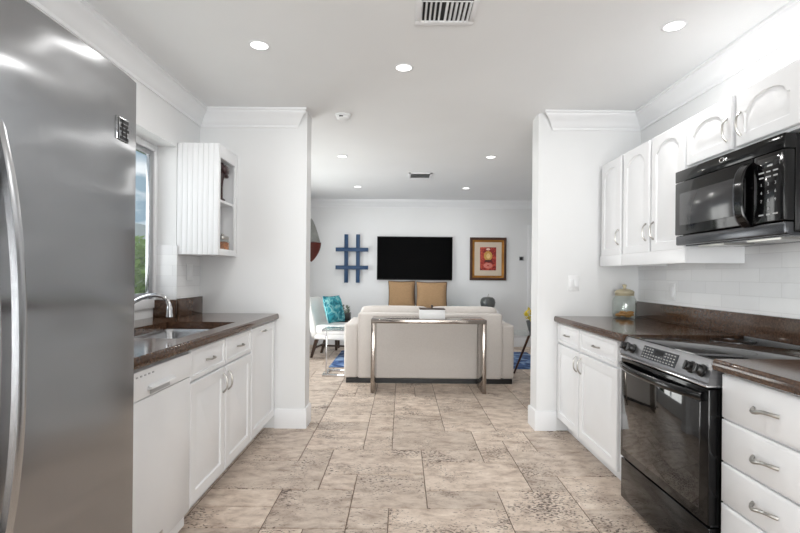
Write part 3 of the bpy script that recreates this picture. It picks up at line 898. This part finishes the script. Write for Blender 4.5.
# microwave over the range
MX, MY0, MY1, MZ0, MZ1 = 1.503, 1.892, 2.650, 1.412, 1.815
t = thing('microwave', 'black over-the-range microwave mounted under the wall cabinets', 'microwave', (1.7, 2.27, MZ0))
MB().rbox(MX + .045, WR, MY0, MY1, MZ0 + .012, MZ1, .003).build('body', 'black_gloss', t)
MB().rbox(MX, MX + .05, MY0 + .001, MY1 - .001, MZ1 - .062, MZ1, .004).build('vent_strip', 'black_gloss', t)
dr = MB().rbox(MX, MX + .044, 2.062, MY1, MZ0 + .055, MZ1 - .064, .006).build('door', 'black_gloss', t)
MB().rbox(MX - .0015, MX + .004, 2.165, MY1 - .045, MZ0 + .105, MZ1 - .125, .003).build('window', 'mw_window', dr)
ho = MB(); hs_ = MB()
for (mb_, ya, yb2, dx) in ((ho, 2.066, 2.112, .0), (hs_, 2.1125, 2.126, .003)):
    ls = []
    for i in range(15):
        q = -1 + 2 * i / 14; x = MX + .004 - (.044 - dx) * (1 - abs(q) ** 4); z = 1.598 + q * .138
        ls.append([(x - .008, ya + .004, z), (x - .008, yb2 - .004, z), (x - .002, yb2, z), (x + .006, yb2, z), (x + .006, ya, z), (x - .002, ya, z)])
    mb_.loops(ls)
hd = ho.build('handle', 'black_gloss', dr); hs_.build('handle_lit_side', 'dark_steel', dr)  # steel strip stands in for the lit side of the black handle
cpn = MB().rbox(MX, MX + .044, MY0, 2.058, MZ0 + .055, MZ1 - .064, .006).build('control_panel', 'black_gloss', t)
MB().rbox(MX - .001, MX + .003, 1.915, 2.035, 1.695, 1.735, .002).build('display', 'black_glass', cpn)
rows = ['123', '456', '789']
for r_, row in enumerate(rows):
    for k, ch in enumerate(row):
        text_mb(ch, .018, .0004, (MX - .0006, 2.012 - k * .038, 1.625 - r_ * .034), (0, -1, 0), (0, 0, 1)).build('key', 'grey_print', cpn)
text_mb('0', .018, .0004, (MX - .0006, 1.974, 1.523), (0, -1, 0), (0, 0, 1)).build('key', 'grey_print', cpn)
for (zz, wds) in ((1.676, (.030, .022, .026)), (1.655, (.024, .028, .022)), (1.500, (.026, .020, .026))):
    for k, wd in enumerate(wds): MB().box(MX - .0008, MX + .001, 2.012 - k * .038 - wd / 2, 2.012 - k * .038 + wd / 2, zz - .003, zz + .003).build('key_legend', 'grey_print', cpn)
MB().rbox(MX + .004, MX + .046, MY0 + .001, MY1 - .001, MZ0, MZ0 + .052, .008).build('bottom_strip', 'dark_steel', t)
MB().box(MX + .05, WR - .02, MY0 + .02, MY1 - .02, MZ0 - .004, MZ0 + .012).build('underside_panel', 'dark_steel', t)
for ya in (MY0 + .10, MY1 - .30): MB().box(MX + .07, MX + .22, ya, ya + .20, MZ0 - .012, MZ0 - .004).build('grease_filter', 'nickel', t)
lg = MB(); k = lg.n()
pts = [(MX - .0008, 2.262 + .016 * math.cos(a), 1.792 + .010 * math.sin(a)) for a in [2 * PI * i / 18 for i in range(19)]]
lg.tube(pts, .0022, 6, cap=False); lg.box(MX - .0012, MX + .001, 2.225, 2.25, 1.789, 1.796); lg.build('logo', 'chrome', t)

# wall cabinets on the right
UF = 1.581


def upper(label, y0, y1, z0, z1, doors, valance):
    t = thing('wall_cabinet', label, 'cabinet', (1.74, (y0 + y1) / 2, z0 - valance), 'wall cabinets along the right wall')
    MB().box(UF, WR + .012 if z0 > 1.5 else WR - .0, y0, y1, z0, z1).build('cabinet_body', 'cabinet', t, smooth=False)
    for (a, c, zz0, hs) in doors:
        d = panel((UF, a, zz0), UYp, c - a, z1 - .012 - zz0, NR, arch=.055, fw=.052).build('door', 'cabinet', t)
        hz = zz0 + .13 if z0 < 1.6 else zz0 + .10
        if hs: pull((UF - .02, (c - .032) if hs > 0 else (a + .032), hz), (0, 0, 1), NR, .11).build('handle', 'nickel', d)
    if valance:
        MB().rbox(UF - .018, UF, y0, y1, z0 - valance, z0 + .012, .002).build('light_rail', 'cabinet', t)
        MB().box(UF, WR, y0, y0 + .016, z0 - valance, z0).build('end_panel', 'cabinet', t)
    return t


upper('white single-door wall cabinet in the corner beside the light switch', 3.428, 3.792, 1.388, 2.118, [(3.436, 3.765, 1.396, -1)], .07)
corner = [o for o in COL.objects if o.name == 'wall_cabinet'][0]
MB().box(UF + .025, WR, 3.792, YP - .002, 1.318, 2.118).build('filler_strip', 'cabinet', corner, smooth=False)
upper('white two-door wall cabinet with arched panels between corner cabinet and microwave', 2.656, 3.424, 1.388, 2.118, [(3.044, 3.398, 1.396, -1), (2.664, 3.016, 1.396, 1)], .07)
upper('short white two-door wall cabinet directly above the microwave', 1.880, 2.652, 1.838, 2.118, [(2.284, 2.644, 1.85, -1), (1.888, 2.252, 1.85, 1)], 0)

# cookie jar
q = (1.728, 3.725, CT)
t = thing('cookie_jar', 'large glass cookie jar with a pale lid on the right counter corner', 'jar', q)
MB().lathe([(.06, 0), (.082, .006), (.088, .03), (.089, .12), (.082, .155), (.066, .175), (.064, .19), (.061, .19), (.063, .174), (.078, .153), (.085, .12), (.084, .03), (.076, .010), (.0, .008)],
           q, 28, cap=(True, False)).build('glass', 'jar_glass', t)
for zz in (.178, .187):
    MB().lathe([(.066, zz - .004), (.0705, zz), (.066, zz + .004)], q, 28, cap=(False, False)).build('rim', 'lid_wood', t)
MB().lathe([(.062, .191), (.070, .193), (.070, .205), (.058, .216), (.03, .224), (.012, .228), (.010, .240), (.016, .25), (.016, .258), (.0, .264)], q, 28).build('lid', 'lid_wood', t)
for k in range(14):
    a = k * 2.4; rr2 = .045 if k % 3 else .015
    ck_ = MB(); kk = ck_.n(); ck_.lathe([(.0, 0), (.020, 0), (.026, .005), (.022, .011), (.0, .013)], (0, 0, 0), 14)
    ck_.xf(kk, Matrix.Translation((q[0] + rr2 * math.cos(a), q[1] + rr2 * math.sin(a), q[2] + .013 + .009 * (k // 4))) @ Matrix.Rotation(R(10), 4, 'X'))
    single('cookie', ck_, 'cookie', 'golden cookie lying at the bottom of the glass cookie jar', 'cookie', (q[0], q[1], q[2] + .012), 'cookies in the glass jar')

# switch and outlets
def plate(name, label, cat, mb_plate, parts, loc):
    t = thing(name, label, cat, loc); mb_plate.build('plate', 'white_plastic', t)
    for nm, mb_ in parts: mb_.build(nm, 'trim', t)
    return t


sx, sz = 1.378, 1.184
plate('light_switch', 'white double light switch on the right pier wall', 'light switch', MB().rbox(sx - .043, sx + .043, YP - .007, YP - .0005, sz - .062, sz + .062, .003),
      [('rocker', MB().rbox(sx - .034, sx - .004, YP - .011, YP - .005, sz - .032, sz + .032, .003)), ('rocker', MB().rbox(sx + .004, sx + .034, YP - .011, YP - .005, sz - .032, sz + .032, .003))], (sx, YP, sz))
oy, oz = 3.36, 1.135
xx = XR - .0125
plate('wall_outlet', 'white outlet plate on the tile wall right of the cookie jar', 'outlet', MB().rbox(xx - .006, xx, oy - .038, oy + .038, oz - .06, oz + .06, .002),
      [('socket', MB().rbox(xx - .009, xx - .004, oy - .018, oy + .018, oz - .034, oz + .034, .003))], (xx, oy, oz))
xx = XL + .0105; oy, oz = 3.655, 1.245
plate('wall_outlet', 'white outlet plate on the tile under the beadboard wall cabinet', 'outlet', MB().rbox(xx, xx + .006, oy - .05, oy + .05, oz - .06, oz + .06, .002),
      [('socket', MB().rbox(xx + .004, xx + .009, oy - .018, oy + .018, oz - .034, oz + .034, .003))], (xx, oy, oz))

# ------------------------------------------------------------------ ceiling fittings
LPOS = [(-.827, 2.743, 'recessed ceiling light at the left of the kitchen ceiling, nearest the refrigerator'),
        (0.0, 3.02, 'recessed ceiling light in the middle of the kitchen ceiling before the opening'),
        (1.40, 2.49, 'recessed ceiling light at the right of the kitchen, above the range'),
        (-.67, 5.30, 'recessed living room light on the left, nearer the kitchen'),
        (.965, 5.27, 'recessed living room light on the right, nearer the kitchen'),
        (-.67, 7.13, 'recessed living room light on the left, nearer the television wall'),
        (.945, 7.17, 'recessed living room light on the right, nearer the television wall'),
        ]


def make_light(label, loc):
    t = thing('recessed_light', label, 'ceiling light', loc, 'recessed ceiling lights')
    x, y, z = loc
    MB().lathe([(.048, 0), (.060, -.001), (.061, -.003), (.058, -.005), (.048, -.006)], loc, 32, cap=(False, False)).build('trim_ring', 'trim', t)
    MB().lathe([(.0, -.002), (.049, -.002), (.049, -.004), (.0, -.004)], loc, 28, cap=(False, False)).build('lens', 'lens', t)
    l = bpy.data.lights.new('downlight', 'AREA'); l.shape = 'DISK'; l.size = .09; l.energy = LAMP_W; l.color = (1, .985, .96)
    lo = bpy.data.objects.new('downlight', l); COL.objects.link(lo); lo.parent = t; lo.location = (0, 0, -.012)
    return t


l0 = None
for (x, y, lab) in LPOS:
    if l0 is None: l0 = make_light(lab, (x, y, ZC))
    else: relabel_copy(l0, (x, y, ZC), lab)

# large supply vent
t = thing('air_vent', 'large ceiling air vent with curved louvres near the top of the photo', 'air vent', (.225, 2.38, ZC))
vx0, vx1, vy0, vy1 = .055, .355, 2.205, 2.495
fm = MB(); z1 = ZC - .0005; z0 = ZC - .010
for (a, b_, c_, d_) in ((vx0, vx1, vy0, vy0 + .028), (vx0, vx1, vy1 - .036, vy1), (vx0, vx0 + .026, vy0 + .028, vy1 - .036), (vx1 - .026, vx1, vy0 + .028, vy1 - .036)): fm.rbox(a, b_, c_, d_, z0, z1, .003)
fm.rbox(vx0 + .026, vx1 - .026, 2.273, 2.282, z0, z1, .002)
fm.build('frame', 'trim', t)
MB().box(vx0 + .02, vx1 - .02, vy0 + .02, vy1 - .03, ZC - .002, ZC - .0006).build('duct_shade', 'dark_void', t)  # dark sheet in place of the shaded duct opening
for k in range(11):
    x = vx0 + .034 + k * .0226; pts = []; sg = -1 if k < 5 else 1
    ls = []
    for (dx, dz) in ((.0, -.002), (.003 * sg, -.006), (.009 * sg, -.0115)):
        ls.append([(x + dx - .0012, 2.282, ZC + dz), (x + dx + .0012, 2.282, ZC + dz), (x + dx + .0012, vy1 - .034, ZC + dz), (x + dx - .0012, vy1 - .034, ZC + dz)])
    MB().loops(ls).build('louvre', 'trim', t)
for k in range(3):
    y = 2.240 + k * .011; MB().loops([[(vx0 + .026, y, ZC - .002), (vx1 - .026, y, ZC - .002), (vx1 - .026, y + .001, ZC - .002), (vx0 + .026, y + .001, ZC - .002)],
                                      [(vx0 + .026, y + .005, ZC - .009), (vx1 - .026, y + .005, ZC - .009), (vx1 - .026, y + .006, ZC - .009), (vx0 + .026, y + .006, ZC - .009)]]).build('louvre', 'dark_steel', t)
# small return vent further back
t = thing('air_vent', 'small square ceiling air vent in the living room ceiling', 'air vent', (.225, 6.3, ZC))
vx0, vx1, vy0, vy1 = .075, .375, 6.12, 6.46; fm = MB()
for (a, b_, c_, d_) in ((vx0, vx1, vy0, vy0 + .025), (vx0, vx1, vy1 - .025, vy1), (vx0, vx0 + .025, vy0, vy1), (vx1 - .025, vx1, vy0, vy1)): fm.box(a, b_, c_, d_, ZC - .012, ZC - .0005)
fm.build('frame', 'trim', t)
MB().box(vx0 + .02, vx1 - .02, vy0 + .02, vy1 - .02, ZC - .002, ZC - .0006).build('duct_shade', 'dark_void', t)  # flat dark sheet painted for the shade behind the slats
for k in range(7):
    y = vy0 + .030 + k * .040
    MB().loops([[(vx0 + .024, y, ZC - .011), (vx1 - .024, y, ZC - .011), (vx1 - .024, y + .003, ZC - .011), (vx0 + .024, y + .003, ZC - .011)],
                [(vx0 + .024, y + .014, ZC - .002), (vx1 - .024, y + .014, ZC - .002), (vx1 - .024, y + .017, ZC - .002), (vx0 + .024, y + .017, ZC - .002)]]).build('slat', 'trim', t)
# smoke alarm
t = thing('smoke_alarm', 'small white smoke alarm on the ceiling by the left pier', 'smoke alarm', (-.495, 3.94, ZC))
MB().lathe([(.0, 0), (.066, 0), (.066, -.010), (.060, -.014), (.0, -.014)], (-.495, 3.94, ZC - .0003), 28, cap=(False, False)).build('base', 'white_plastic', t)
MB().lathe([(.0, -.013), (.056, -.013), (.054, -.030), (.040, -.042), (.0, -.044)], (-.495, 3.94, ZC), 28, cap=(False, False)).build('cover', 'white_plastic', t)
MB().box(-.52, -.49, 3.882, 3.888, ZC - .028, ZC - .020).build('grille', 'dark_void', t)

# ------------------------------------------------------------------ living room
# television
t = thing('television', 'large black flat television mounted on the far wall', 'television', (.22, YB, 1.15))
MB().rbox(-.437, .873, YB - .075, YB - .035, 1.15, 1.905, .004).build('bezel', 'black_plastic', t)
MB().box(-.428, .864, YB - .0765, YB - .0745, 1.168, 1.896).build('screen', 'tv_screen', t)
MB().box(.0, .44, YB - .036, YB - .001, 1.35, 1.7).build('wall_mount', 'black_plastic', t)

# lattice
t = thing('wall_art', 'blue wooden lattice of four crossed bars hung left of the television', 'wall art', (-.87, YB, 1.1))
ya, yb_ = YB - .075, YB - .035
for x0 in (-1.005, -.802): MB().rbox(x0, x0 + .066, ya, yb_, 1.095, 1.935, .003).build('bar', 'blue_lacquer', t)
for z0 in (1.635, 1.325): MB().rbox(-1.150, -.588, ya - .038, ya + .004, z0, z0 + .068, .003).build('bar', 'blue_lacquer', t)
for x0 in (-.985, -.782):
    for z0 in (1.30, 1.70): MB().box(x0, x0 + .03, yb_ - .001, YB - .0005, z0, z0 + .03).build('spacer', 'blue_lacquer', t)

# framed painting
t = thing('framed_picture', 'framed red painting in a gold and brown frame on the far wall', 'picture', (1.5, YB, 1.16))
px0, px1, pz0, pz1 = 1.182, 1.818, 1.158, 1.905
yw = YB - .002


def fr_loop(i, d): return [(px0 + i, yw - d, pz0 + i), (px1 - i, yw - d, pz0 + i), (px1 - i, yw - d, pz1 - i), (px0 + i, yw - d, pz1 - i)]


MB().loops([fr_loop(0, 0), fr_loop(0, .026), fr_loop(.014, .038), fr_loop(.044, .034)], False, False).build('outer_frame', 'walnut', t)
MB().loops([fr_loop(.044, .034), fr_loop(.052, .030), fr_loop(.064, .022), fr_loop(.074, .024), fr_loop(.082, .014)], False, False).build('inner_frame', 'gold', t)
MB().box(px0 + .07, px1 - .07, yw - .013, yw, pz0 + .07, pz1 - .07).build('mat_board', 'mat_board', t)
ax0, ax1, az0, az1 = 1.360, 1.642, 1.332, 1.735
pic = MB().box(ax0, ax1, yw - .0145, yw - .012, az0, az1).build('painting', 'art_red', t)


def blob(name, x, z, rx, rz_, col, d):
    M[name] = mat(name, col, .5, var=.12, scale=30)
    k = MB(); k.loops([[(x, yw - d + .001, z)] * 20, [(x + rx * .8 * math.cos(2 * PI * i / 20), yw - d, z + rz_ * .8 * math.sin(2 * PI * i / 20)) for i in range(20)],
                       [(x + rx * math.cos(2 * PI * i / 20), yw - .0146, z + rz_ * math.sin(2 * PI * i / 20)) for i in range(20)]], False, False)
    k.build('paint_patch', name, pic)


blob('paint_gold', 1.50, 1.585, .074, .082, (196, 150, 74), .0152)
blob('paint_cream', 1.50, 1.70, .034, .018, (230, 204, 184), .0152)
blob('paint_skin', 1.506, 1.580, .036, .050, (222, 186, 128), .0158)
blob('paint_rose', 1.50, 1.415, .078, .048, (206, 122, 110), .0152)
blob('paint_maroon', 1.50, 1.495, .06, .022, (74, 26, 22), .0156)

# wall boat
t = thing('wall_ornament', 'half-model sailing boat with grey sail and red hull on the far wall', 'wall ornament', (-1.59, YB, 1.46))
h = MB(); ls = []
for i in range(11):
    q = i / 10; z = 1.455 + q * .335; hw = .165 * (math.sin(q * PI / 2) ** .8) + .006
    ls.append([(-1.59 + hw * math.cos(PI + PI * j / 14), YB - .001 - .12 * (.15 + .85 * q) * math.sin(PI * j / 14), z) for j in range(15)])
h.loops(ls).build('hull', 'hull_red', t)
s_ = MB(); ls = []
for i in range(13):
    q = i / 12; z = 1.80 + q * .41; hw = .15 * (1 - q) ** .75 + .004
    ls.append([(-1.59 + hw * math.cos(PI + PI * j / 12), YB - .012 - .07 * (1 - q * .8) * math.sin(PI * j / 12), z) for j in range(13)])
s_.loops(ls).build('sail', 'sail_grey', t)

# thermostat
t = thing('thermostat', 'small dark thermostat on the far wall right of the framed picture', 'thermostat', (2.085, YB, 1.51))
MB().rbox(2.045, 2.125, YB - .022, YB - .0005, 1.507, 1.577, .004).build('case', 'grey_print', t)
MB().box(2.052, 2.105, YB - .0235, YB - .0215, 1.515, 1.570).build('screen', 'dark_void', t)

# rug
rg = MB().rbox(-.96, 2.02, 6.37, 7.75, .001, .012, .004)
single('rug', rg, 'rug', 'mottled blue rug on the travertine floor beyond the sofa', 'rug', (.5, 7.3, 0))

# sofa (its back towards the kitchen)
sy = 5.47
t = thing('sofa', 'off-white linen sofa seen from behind, facing the television wall', 'sofa', (.32, 5.95, 0))
MB().box(-.63, 1.27, sy + .02, 6.33, .0, .055).build('plinth', 'black_plastic', t, smooth=False)
bk = MB(); bk.rbox(-.495, 1.145, sy, sy + .17, .056, .80, .022, 3); bko = bk.build('back', 'sofa', t)
cr_ = MB()
for x in (-.497, 1.147):
    cr_.tube([(x + (.004 if x < 0 else -.004), sy - .001, .07), (x + (.004 if x < 0 else -.004), sy - .001, .785)], .004, 6)
cr_.build('piping', 'sofa', bko)
MB().rbox(-.655, -.497, sy + .012, 6.35, .056, .675, .03, 3).build('arm', 'sofa', t)
MB().rbox(1.147, 1.290, sy + .012, 6.35, .056, .675, .03, 3).build('arm', 'sofa', t)
MB().box(-.495, 1.145, sy + .17, 6.31, .056, .27).build('seat_base', 'sofa', t, smooth=False)
for (a, b_) in ((-.49, .32), (.33, 1.14)):
    MB().softbox(((a + b_) / 2, 5.99, .36), (b_ - a, .70, .17), 7, 9, .05).build('seat_cushion', 'sofa', t)
for (a, b_) in ((-.49, .325), (.328, 1.14)):
    k = MB(); k.softbox((0, 0, 0), (b_ - a, .22, .44), 9, 10, .03); k.xf(0, Matrix.Translation(((a + b_) / 2, 5.775, .640)) @ Matrix.Rotation(R(-9), 4, 'X'))
    k.build('back_cushion', 'sofa', t)

# console table
t = thing('console_table', 'polished steel waterfall console table standing behind the sofa', 'console table', (.28, 5.2, 0))
tx0, tx1, ty0, ty1, tz = -.318, .890, 5.01, 5.395, .772
MB().rbox(tx0, tx1, ty0, ty1, tz - .042, tz, .002).build('top', 'console', t)
for x in (tx0, tx1 - .040):
    MB().rbox(x, x + .040, ty0, ty1, .0, tz - .042, .002).build('leg', 'console', t)
# box on the console
q = (.328, 5.20, tz)
t = thing('decorative_box', 'low white box with a small dark knob on the console table', 'box', q)
MB().rbox(q[0] - .135, q[0] + .135, q[1] - .09, q[1] + .09, tz + .0003, tz + .098, .004).build('body', 'white_plastic', t)
MB().rbox(q[0] - .138, q[0] + .138, q[1] - .093, q[1] + .093, tz + .098, tz + .108, .003).build('lid', 'oak_dark', t)
MB().lathe([(.0, .108), (.010, .108), (.007, .116), (.014, .128), (.012, .14), (.0, .145)], q, 14).build('knob', 'oak_dark', t)

# credenza against the far wall, with cushions and vase
cz = .655
t = thing('credenza', 'low white credenza against the far wall, mostly hidden behind the sofa', 'cabinet', (.55, 8.15, 0))
MB().rbox(-.35, 1.60, 7.92, YB - .018, .08, cz, .004).build('body', 'cabinet', t)
for k in range(4): MB().rbox(-.34 + k * .485, .135 + k * .485, 7.902, 7.92, .10, cz - .03, .003).build('door', 'cabinet', t)
for x in (-.32, 1.52):
    for y in (7.95, 8.30): MB().rbox(x, x + .05, y, y + .05, .0, .08, .003).build('leg', 'oak_dark', t)


def cushion(name, label, w_, h_, th, loc, tilt, rz, m, cat='cushion', group=None, piping=True):
    t = thing(name, label, cat, loc, group)
    mx_ = Matrix.Translation(loc) @ Matrix.Rotation(rz, 4, 'Z') @ Matrix.Rotation(tilt, 4, 'X')
    a = MB().pillow(w_, h_, th); a.xf(0, mx_); a.build('cover', m, t)
    if piping:
        p = []; n = 14
        ring = [(-1 + 2 * i / n, -1) for i in range(n)] + [(1, -1 + 2 * i / n) for i in range(n)] + [(1 - 2 * i / n, 1) for i in range(n)] + [(-1, 1 - 2 * i / n) for i in range(n)] + [(-1, -1)]
        for u, v in ring: p.append(mx_ @ Vector((u * (1 - .05 * (1 - v * v)) * w_ / 2, 0, h_ / 2 + v * (1 - .05 * (1 - u * u)) * h_ / 2)))
        MB().tube(p, .007, 6).build('piping', 'walnut' if m == 'burlap' else m, t)
    return t


cushion('cushion', 'tan burlap cushion standing under the television, the left of the pair', .46, .47, .15, (.0, 8.245, cz + .014), R(-10), R(2), 'burlap', group='tan burlap cushions')
cushion('cushion', 'tan burlap cushion standing under the television, the right and front of the pair', .52, .46, .16, (.502, 8.09, cz + .015), R(-10), R(-3), 'burlap', group='tan burlap cushions')
bl_ = MB(); bl_.softbox((.98, 8.12, cz + .034), (.56, .34, .062), 3.5, 8); single('cushion', bl_, 'teal_plain', 'flat dusty blue cushion lying beside the grey vase', 'cushion', (.98, 8.12, cz))
q = (1.455, 8.12, cz)
t = thing('vase', 'round grey apple-shaped vase on the right behind the sofa', 'vase', q)
MB().lathe([(.0, 0), (.05, 0), (.085, .02), (.118, .075), (.128, .13), (.116, .185), (.085, .215), (.045, .222), (.028, .212), (.0, .205)], q, 28, cap=(False, False)).build('body', 'grey_ceramic', t)
MB().tube([(q[0], q[1], q[2] + .206), (q[0] + .004, q[1], q[2] + .245), (q[0] + .016, q[1], q[2] + .275)], [.007, .005, .006], 8).build('stem', 'nickel', t)

# slipper chair facing right
def chair():
    loc = (-.99, 7.28, 0)
    t = thing('slipper_chair', 'white upholstered armless chair with dark wood legs left of the sofa', 'chair', loc)
    mx_ = Matrix.Translation(loc) @ Matrix.Rotation(R(-10), 4, 'Z')
    a = MB(); a.softbox((.02, 0, .415), (.56, .54, .15), 8, 9, .06); a.xf(0, mx_); a.build('seat', 'chair_fabric', t)
    a = MB(); a.rbox(-.26, .28, -.262, .262, .275, .36, .02, 3); a.xf(0, mx_); a.build('seat_rail', 'chair_fabric', t)
    a = MB(); a.softbox((0, 0, .30), (.11, .54, .62), 8, 9); a.xf(0, mx_ @ Matrix.Translation((-.245, 0, .29)) @ Matrix.Rotation(R(-13), 4, 'Y')); a.build('backrest', 'chair_fabric', t)
    for (x, y, dx) in ((.23, -.22, .02), (.23, .22, .02), (-.22, -.22, -.09), (-.22, .22, -.09)):
        a = MB(); ls = []
        for (z, r_) in ((.30, .026), (.0125 if x > 0 else 0, .016)):
            cx_ = x + (dx if z < .1 else 0); ls.append([(cx_ - r_, y - r_, z), (cx_ + r_, y - r_, z), (cx_ + r_, y + r_, z), (cx_ - r_, y + r_, z)])
        a.loops(ls); a.xf(0, mx_); a.build('leg', 'oak_dark', t)
    a = MB(); a.box(-.25, .24, -.01, .01, .14, .165); a.box(-.26, -.24, -.22, .22, .14, .165); a.box(.23, .25, -.22, .22, .14, .165); a.xf(0, mx_); a.build('stretcher', 'oak_dark', t)


chair()
cushion('cushion', 'teal patterned cushion leaning on the white chair', .40, .40, .15, (-.965, 7.17, .525), R(-16), R(62), 'teal_print')

# chrome side table by the sofa arm
t = thing('side_table', 'chrome and glass C-shaped side table beside the left sofa arm', 'side table', (-.81, 5.95, 0))
MB().rbox(-.955, -.672, 5.80, 6.10, .563, .575, .002).build('top', 'table_glass', t)
fr_ = MB()
for (x0, x1, y0, y1) in ((-.96, -.668, 5.795, 5.81), (-.96, -.668, 6.09, 6.105), (-.96, -.945, 5.81, 6.09)): fr_.box(x0, x1, y0, y1, .549, .5635)
fr_.build('rim', 'chrome', t)
pm = MB(); pm.rbox(-.918, -.900, 5.80, 5.818, .03, .55, .002); pm.build('post', 'chrome', t)
bm_ = MB()
for (x0, x1, y0, y1) in ((-.955, -.672, 5.79, 5.83), (-.955, -.672, 6.08, 6.12), (-.955, -.90, 5.83, 6.08)): bm_.rbox(x0, x1, y0, y1, .0, .03, .002)
bm_.build('base', 'chrome', t)

# dark side table with a potted plant, beyond the chair
t = thing('side_table', 'dark wood side table behind the white chair, mostly hidden', 'side table', (-.93, 7.95, 0))
MB().rbox(-1.09, -.75, 7.78, 8.12, .45, .485, .004).build('top', 'oak_dark', t)
for x in (-1.08, -.80):
    for y in (7.79, 8.07): MB().rbox(x, x + .04, y, y + .04, .0, .45, .003).build('leg', 'oak_dark', t)


def leaves(mb_, c, r_, n_, ls_, rnd, zs=1.0, updir=0.6, flat=False):
    for _ in range(n_):
        a = rnd.uniform(0, 2 * PI); e_ = math.acos(rnd.uniform(-1, 1)); rr_ = r_ * rnd.uniform(.35, 1) ** .5
        p = Vector((c[0] + rr_ * math.sin(e_) * math.cos(a), c[1] + rr_ * math.sin(e_) * math.sin(a), c[2] + zs * rr_ * math.cos(e_)))
        d = Vector((math.cos(a) * .7, math.sin(a) * .7, rnd.uniform(-.5, updir + .4))).normalized(); s_ = d.cross(Vector((rnd.uniform(-1, 1), rnd.uniform(-1, 1), 1))).normalized()
        L_ = ls_ * rnd.uniform(.7, 1.2); w2_ = L_ * .3; nn_ = d.cross(s_)
        mb_.add([p, p + d * L_ * .5 + s_ * w2_ + nn_ * L_ * .06, p + d * L_, p + d * L_ * .5 - s_ * w2_ + nn_ * L_ * .06], [(0, 1, 2), (0, 2, 3)])
    return mb_


q = (-.925, 7.90, .4855)
t = thing('potted_plant', 'small grey-green plant in a dark square pot beyond the teal cushion', 'plant', q)
MB().rbox(q[0] - .085, q[0] + .085, q[1] - .085, q[1] + .085, q[2], q[2] + .125, .006).build('pot', 'black_plastic', t)
leaves(MB(), (q[0] - .02, q[1], q[2] + .165), .075, 120, .05, random.Random(5)).build('foliage', 'leaf_grey', t)

# round glass side table with yellow flowers, right of the sofa
cx_, cy_ = 1.665, 5.95
t = thing('side_table', 'round glass side table with slanted wood legs right of the sofa', 'side table', (cx_, cy_, 0))
MB().lathe([(.0, .528), (.325, .528), (.33, .533), (.325, .538), (.0, .538)], (cx_, cy_, 0), 40, cap=(False, False)).build('top', 'table_glass', t)
for k in range(3):
    a = R(150 + 120 * k); MB().tube([(cx_ + .07 * math.cos(a), cy_ + .07 * math.sin(a), .528), (cx_ + .27 * math.cos(a), cy_ + .27 * math.sin(a), .004)], [.016, .012], 10).build('leg', 'walnut', t)
q = (1.605, 5.84, .5385)
t = thing('flower_pot', 'slate pot of yellow flowers on the round glass table', 'plant', q)
MB().lathe([(.0, 0), (.045, 0), (.06, .04), (.085, .14), (.088, .155), (.078, .155), (.07, .12), (.0, .11)], q, 22, cap=(False, False)).build('pot', 'terracotta', t)
st = MB(); rnd = random.Random(9)
for k in range(16):
    a = rnd.uniform(0, 2 * PI); r_ = rnd.uniform(.02, .08)
    st.tube([(q[0] + .02 * math.cos(a), q[1] + .02 * math.sin(a), q[2] + .11), (q[0] + r_ * math.cos(a), q[1] + r_ * math.sin(a), q[2] + rnd.uniform(.22, .27))], .0025, 5)
st.build('stems', 'leaf', t)
leaves(MB(), (q[0], q[1], q[2] + .235), .085, 150, .045, rnd).build('blossoms', 'leaf_yellow', t)

# ------------------------------------------------------------------ garden outside the sink window
single('lawn', MB().box(-14, -1.94, -4, 20, -.10, -.03), 'lawn', 'lawn outside the sink window', 'lawn', (-8, 8, -.1))['kind'] = 'stuff'
single('garden_wall', MB().rbox(-6.7, -6.5, 2, 20, -.03, 2.45, .02), 'stucco', 'white garden wall behind the shrubs outside the window', 'wall', (-6.6, 11, -.04))
for k, y in enumerate((5.0, 6.95, 8.9, 10.85, 12.8)):
    rnd = random.Random(40 + k); x = -5.45 + rnd.uniform(-.05, .05)
    t = thing('shrub', 'bright green shrub outside the sink window, before the white garden wall', 'shrub', (x, y, -.03), 'shrubs outside the sink window')
    leaves(MB(), (x, y, 1.1), .80, 1500, .17, rnd, zs=1.2).build('foliage', 'leaf', t)
    MB().tube([(x, y, -.026), (x + .01, y, .5), (x, y, 1.1)], [.06, .05, .03], 8).build('stem', 'bark', t)
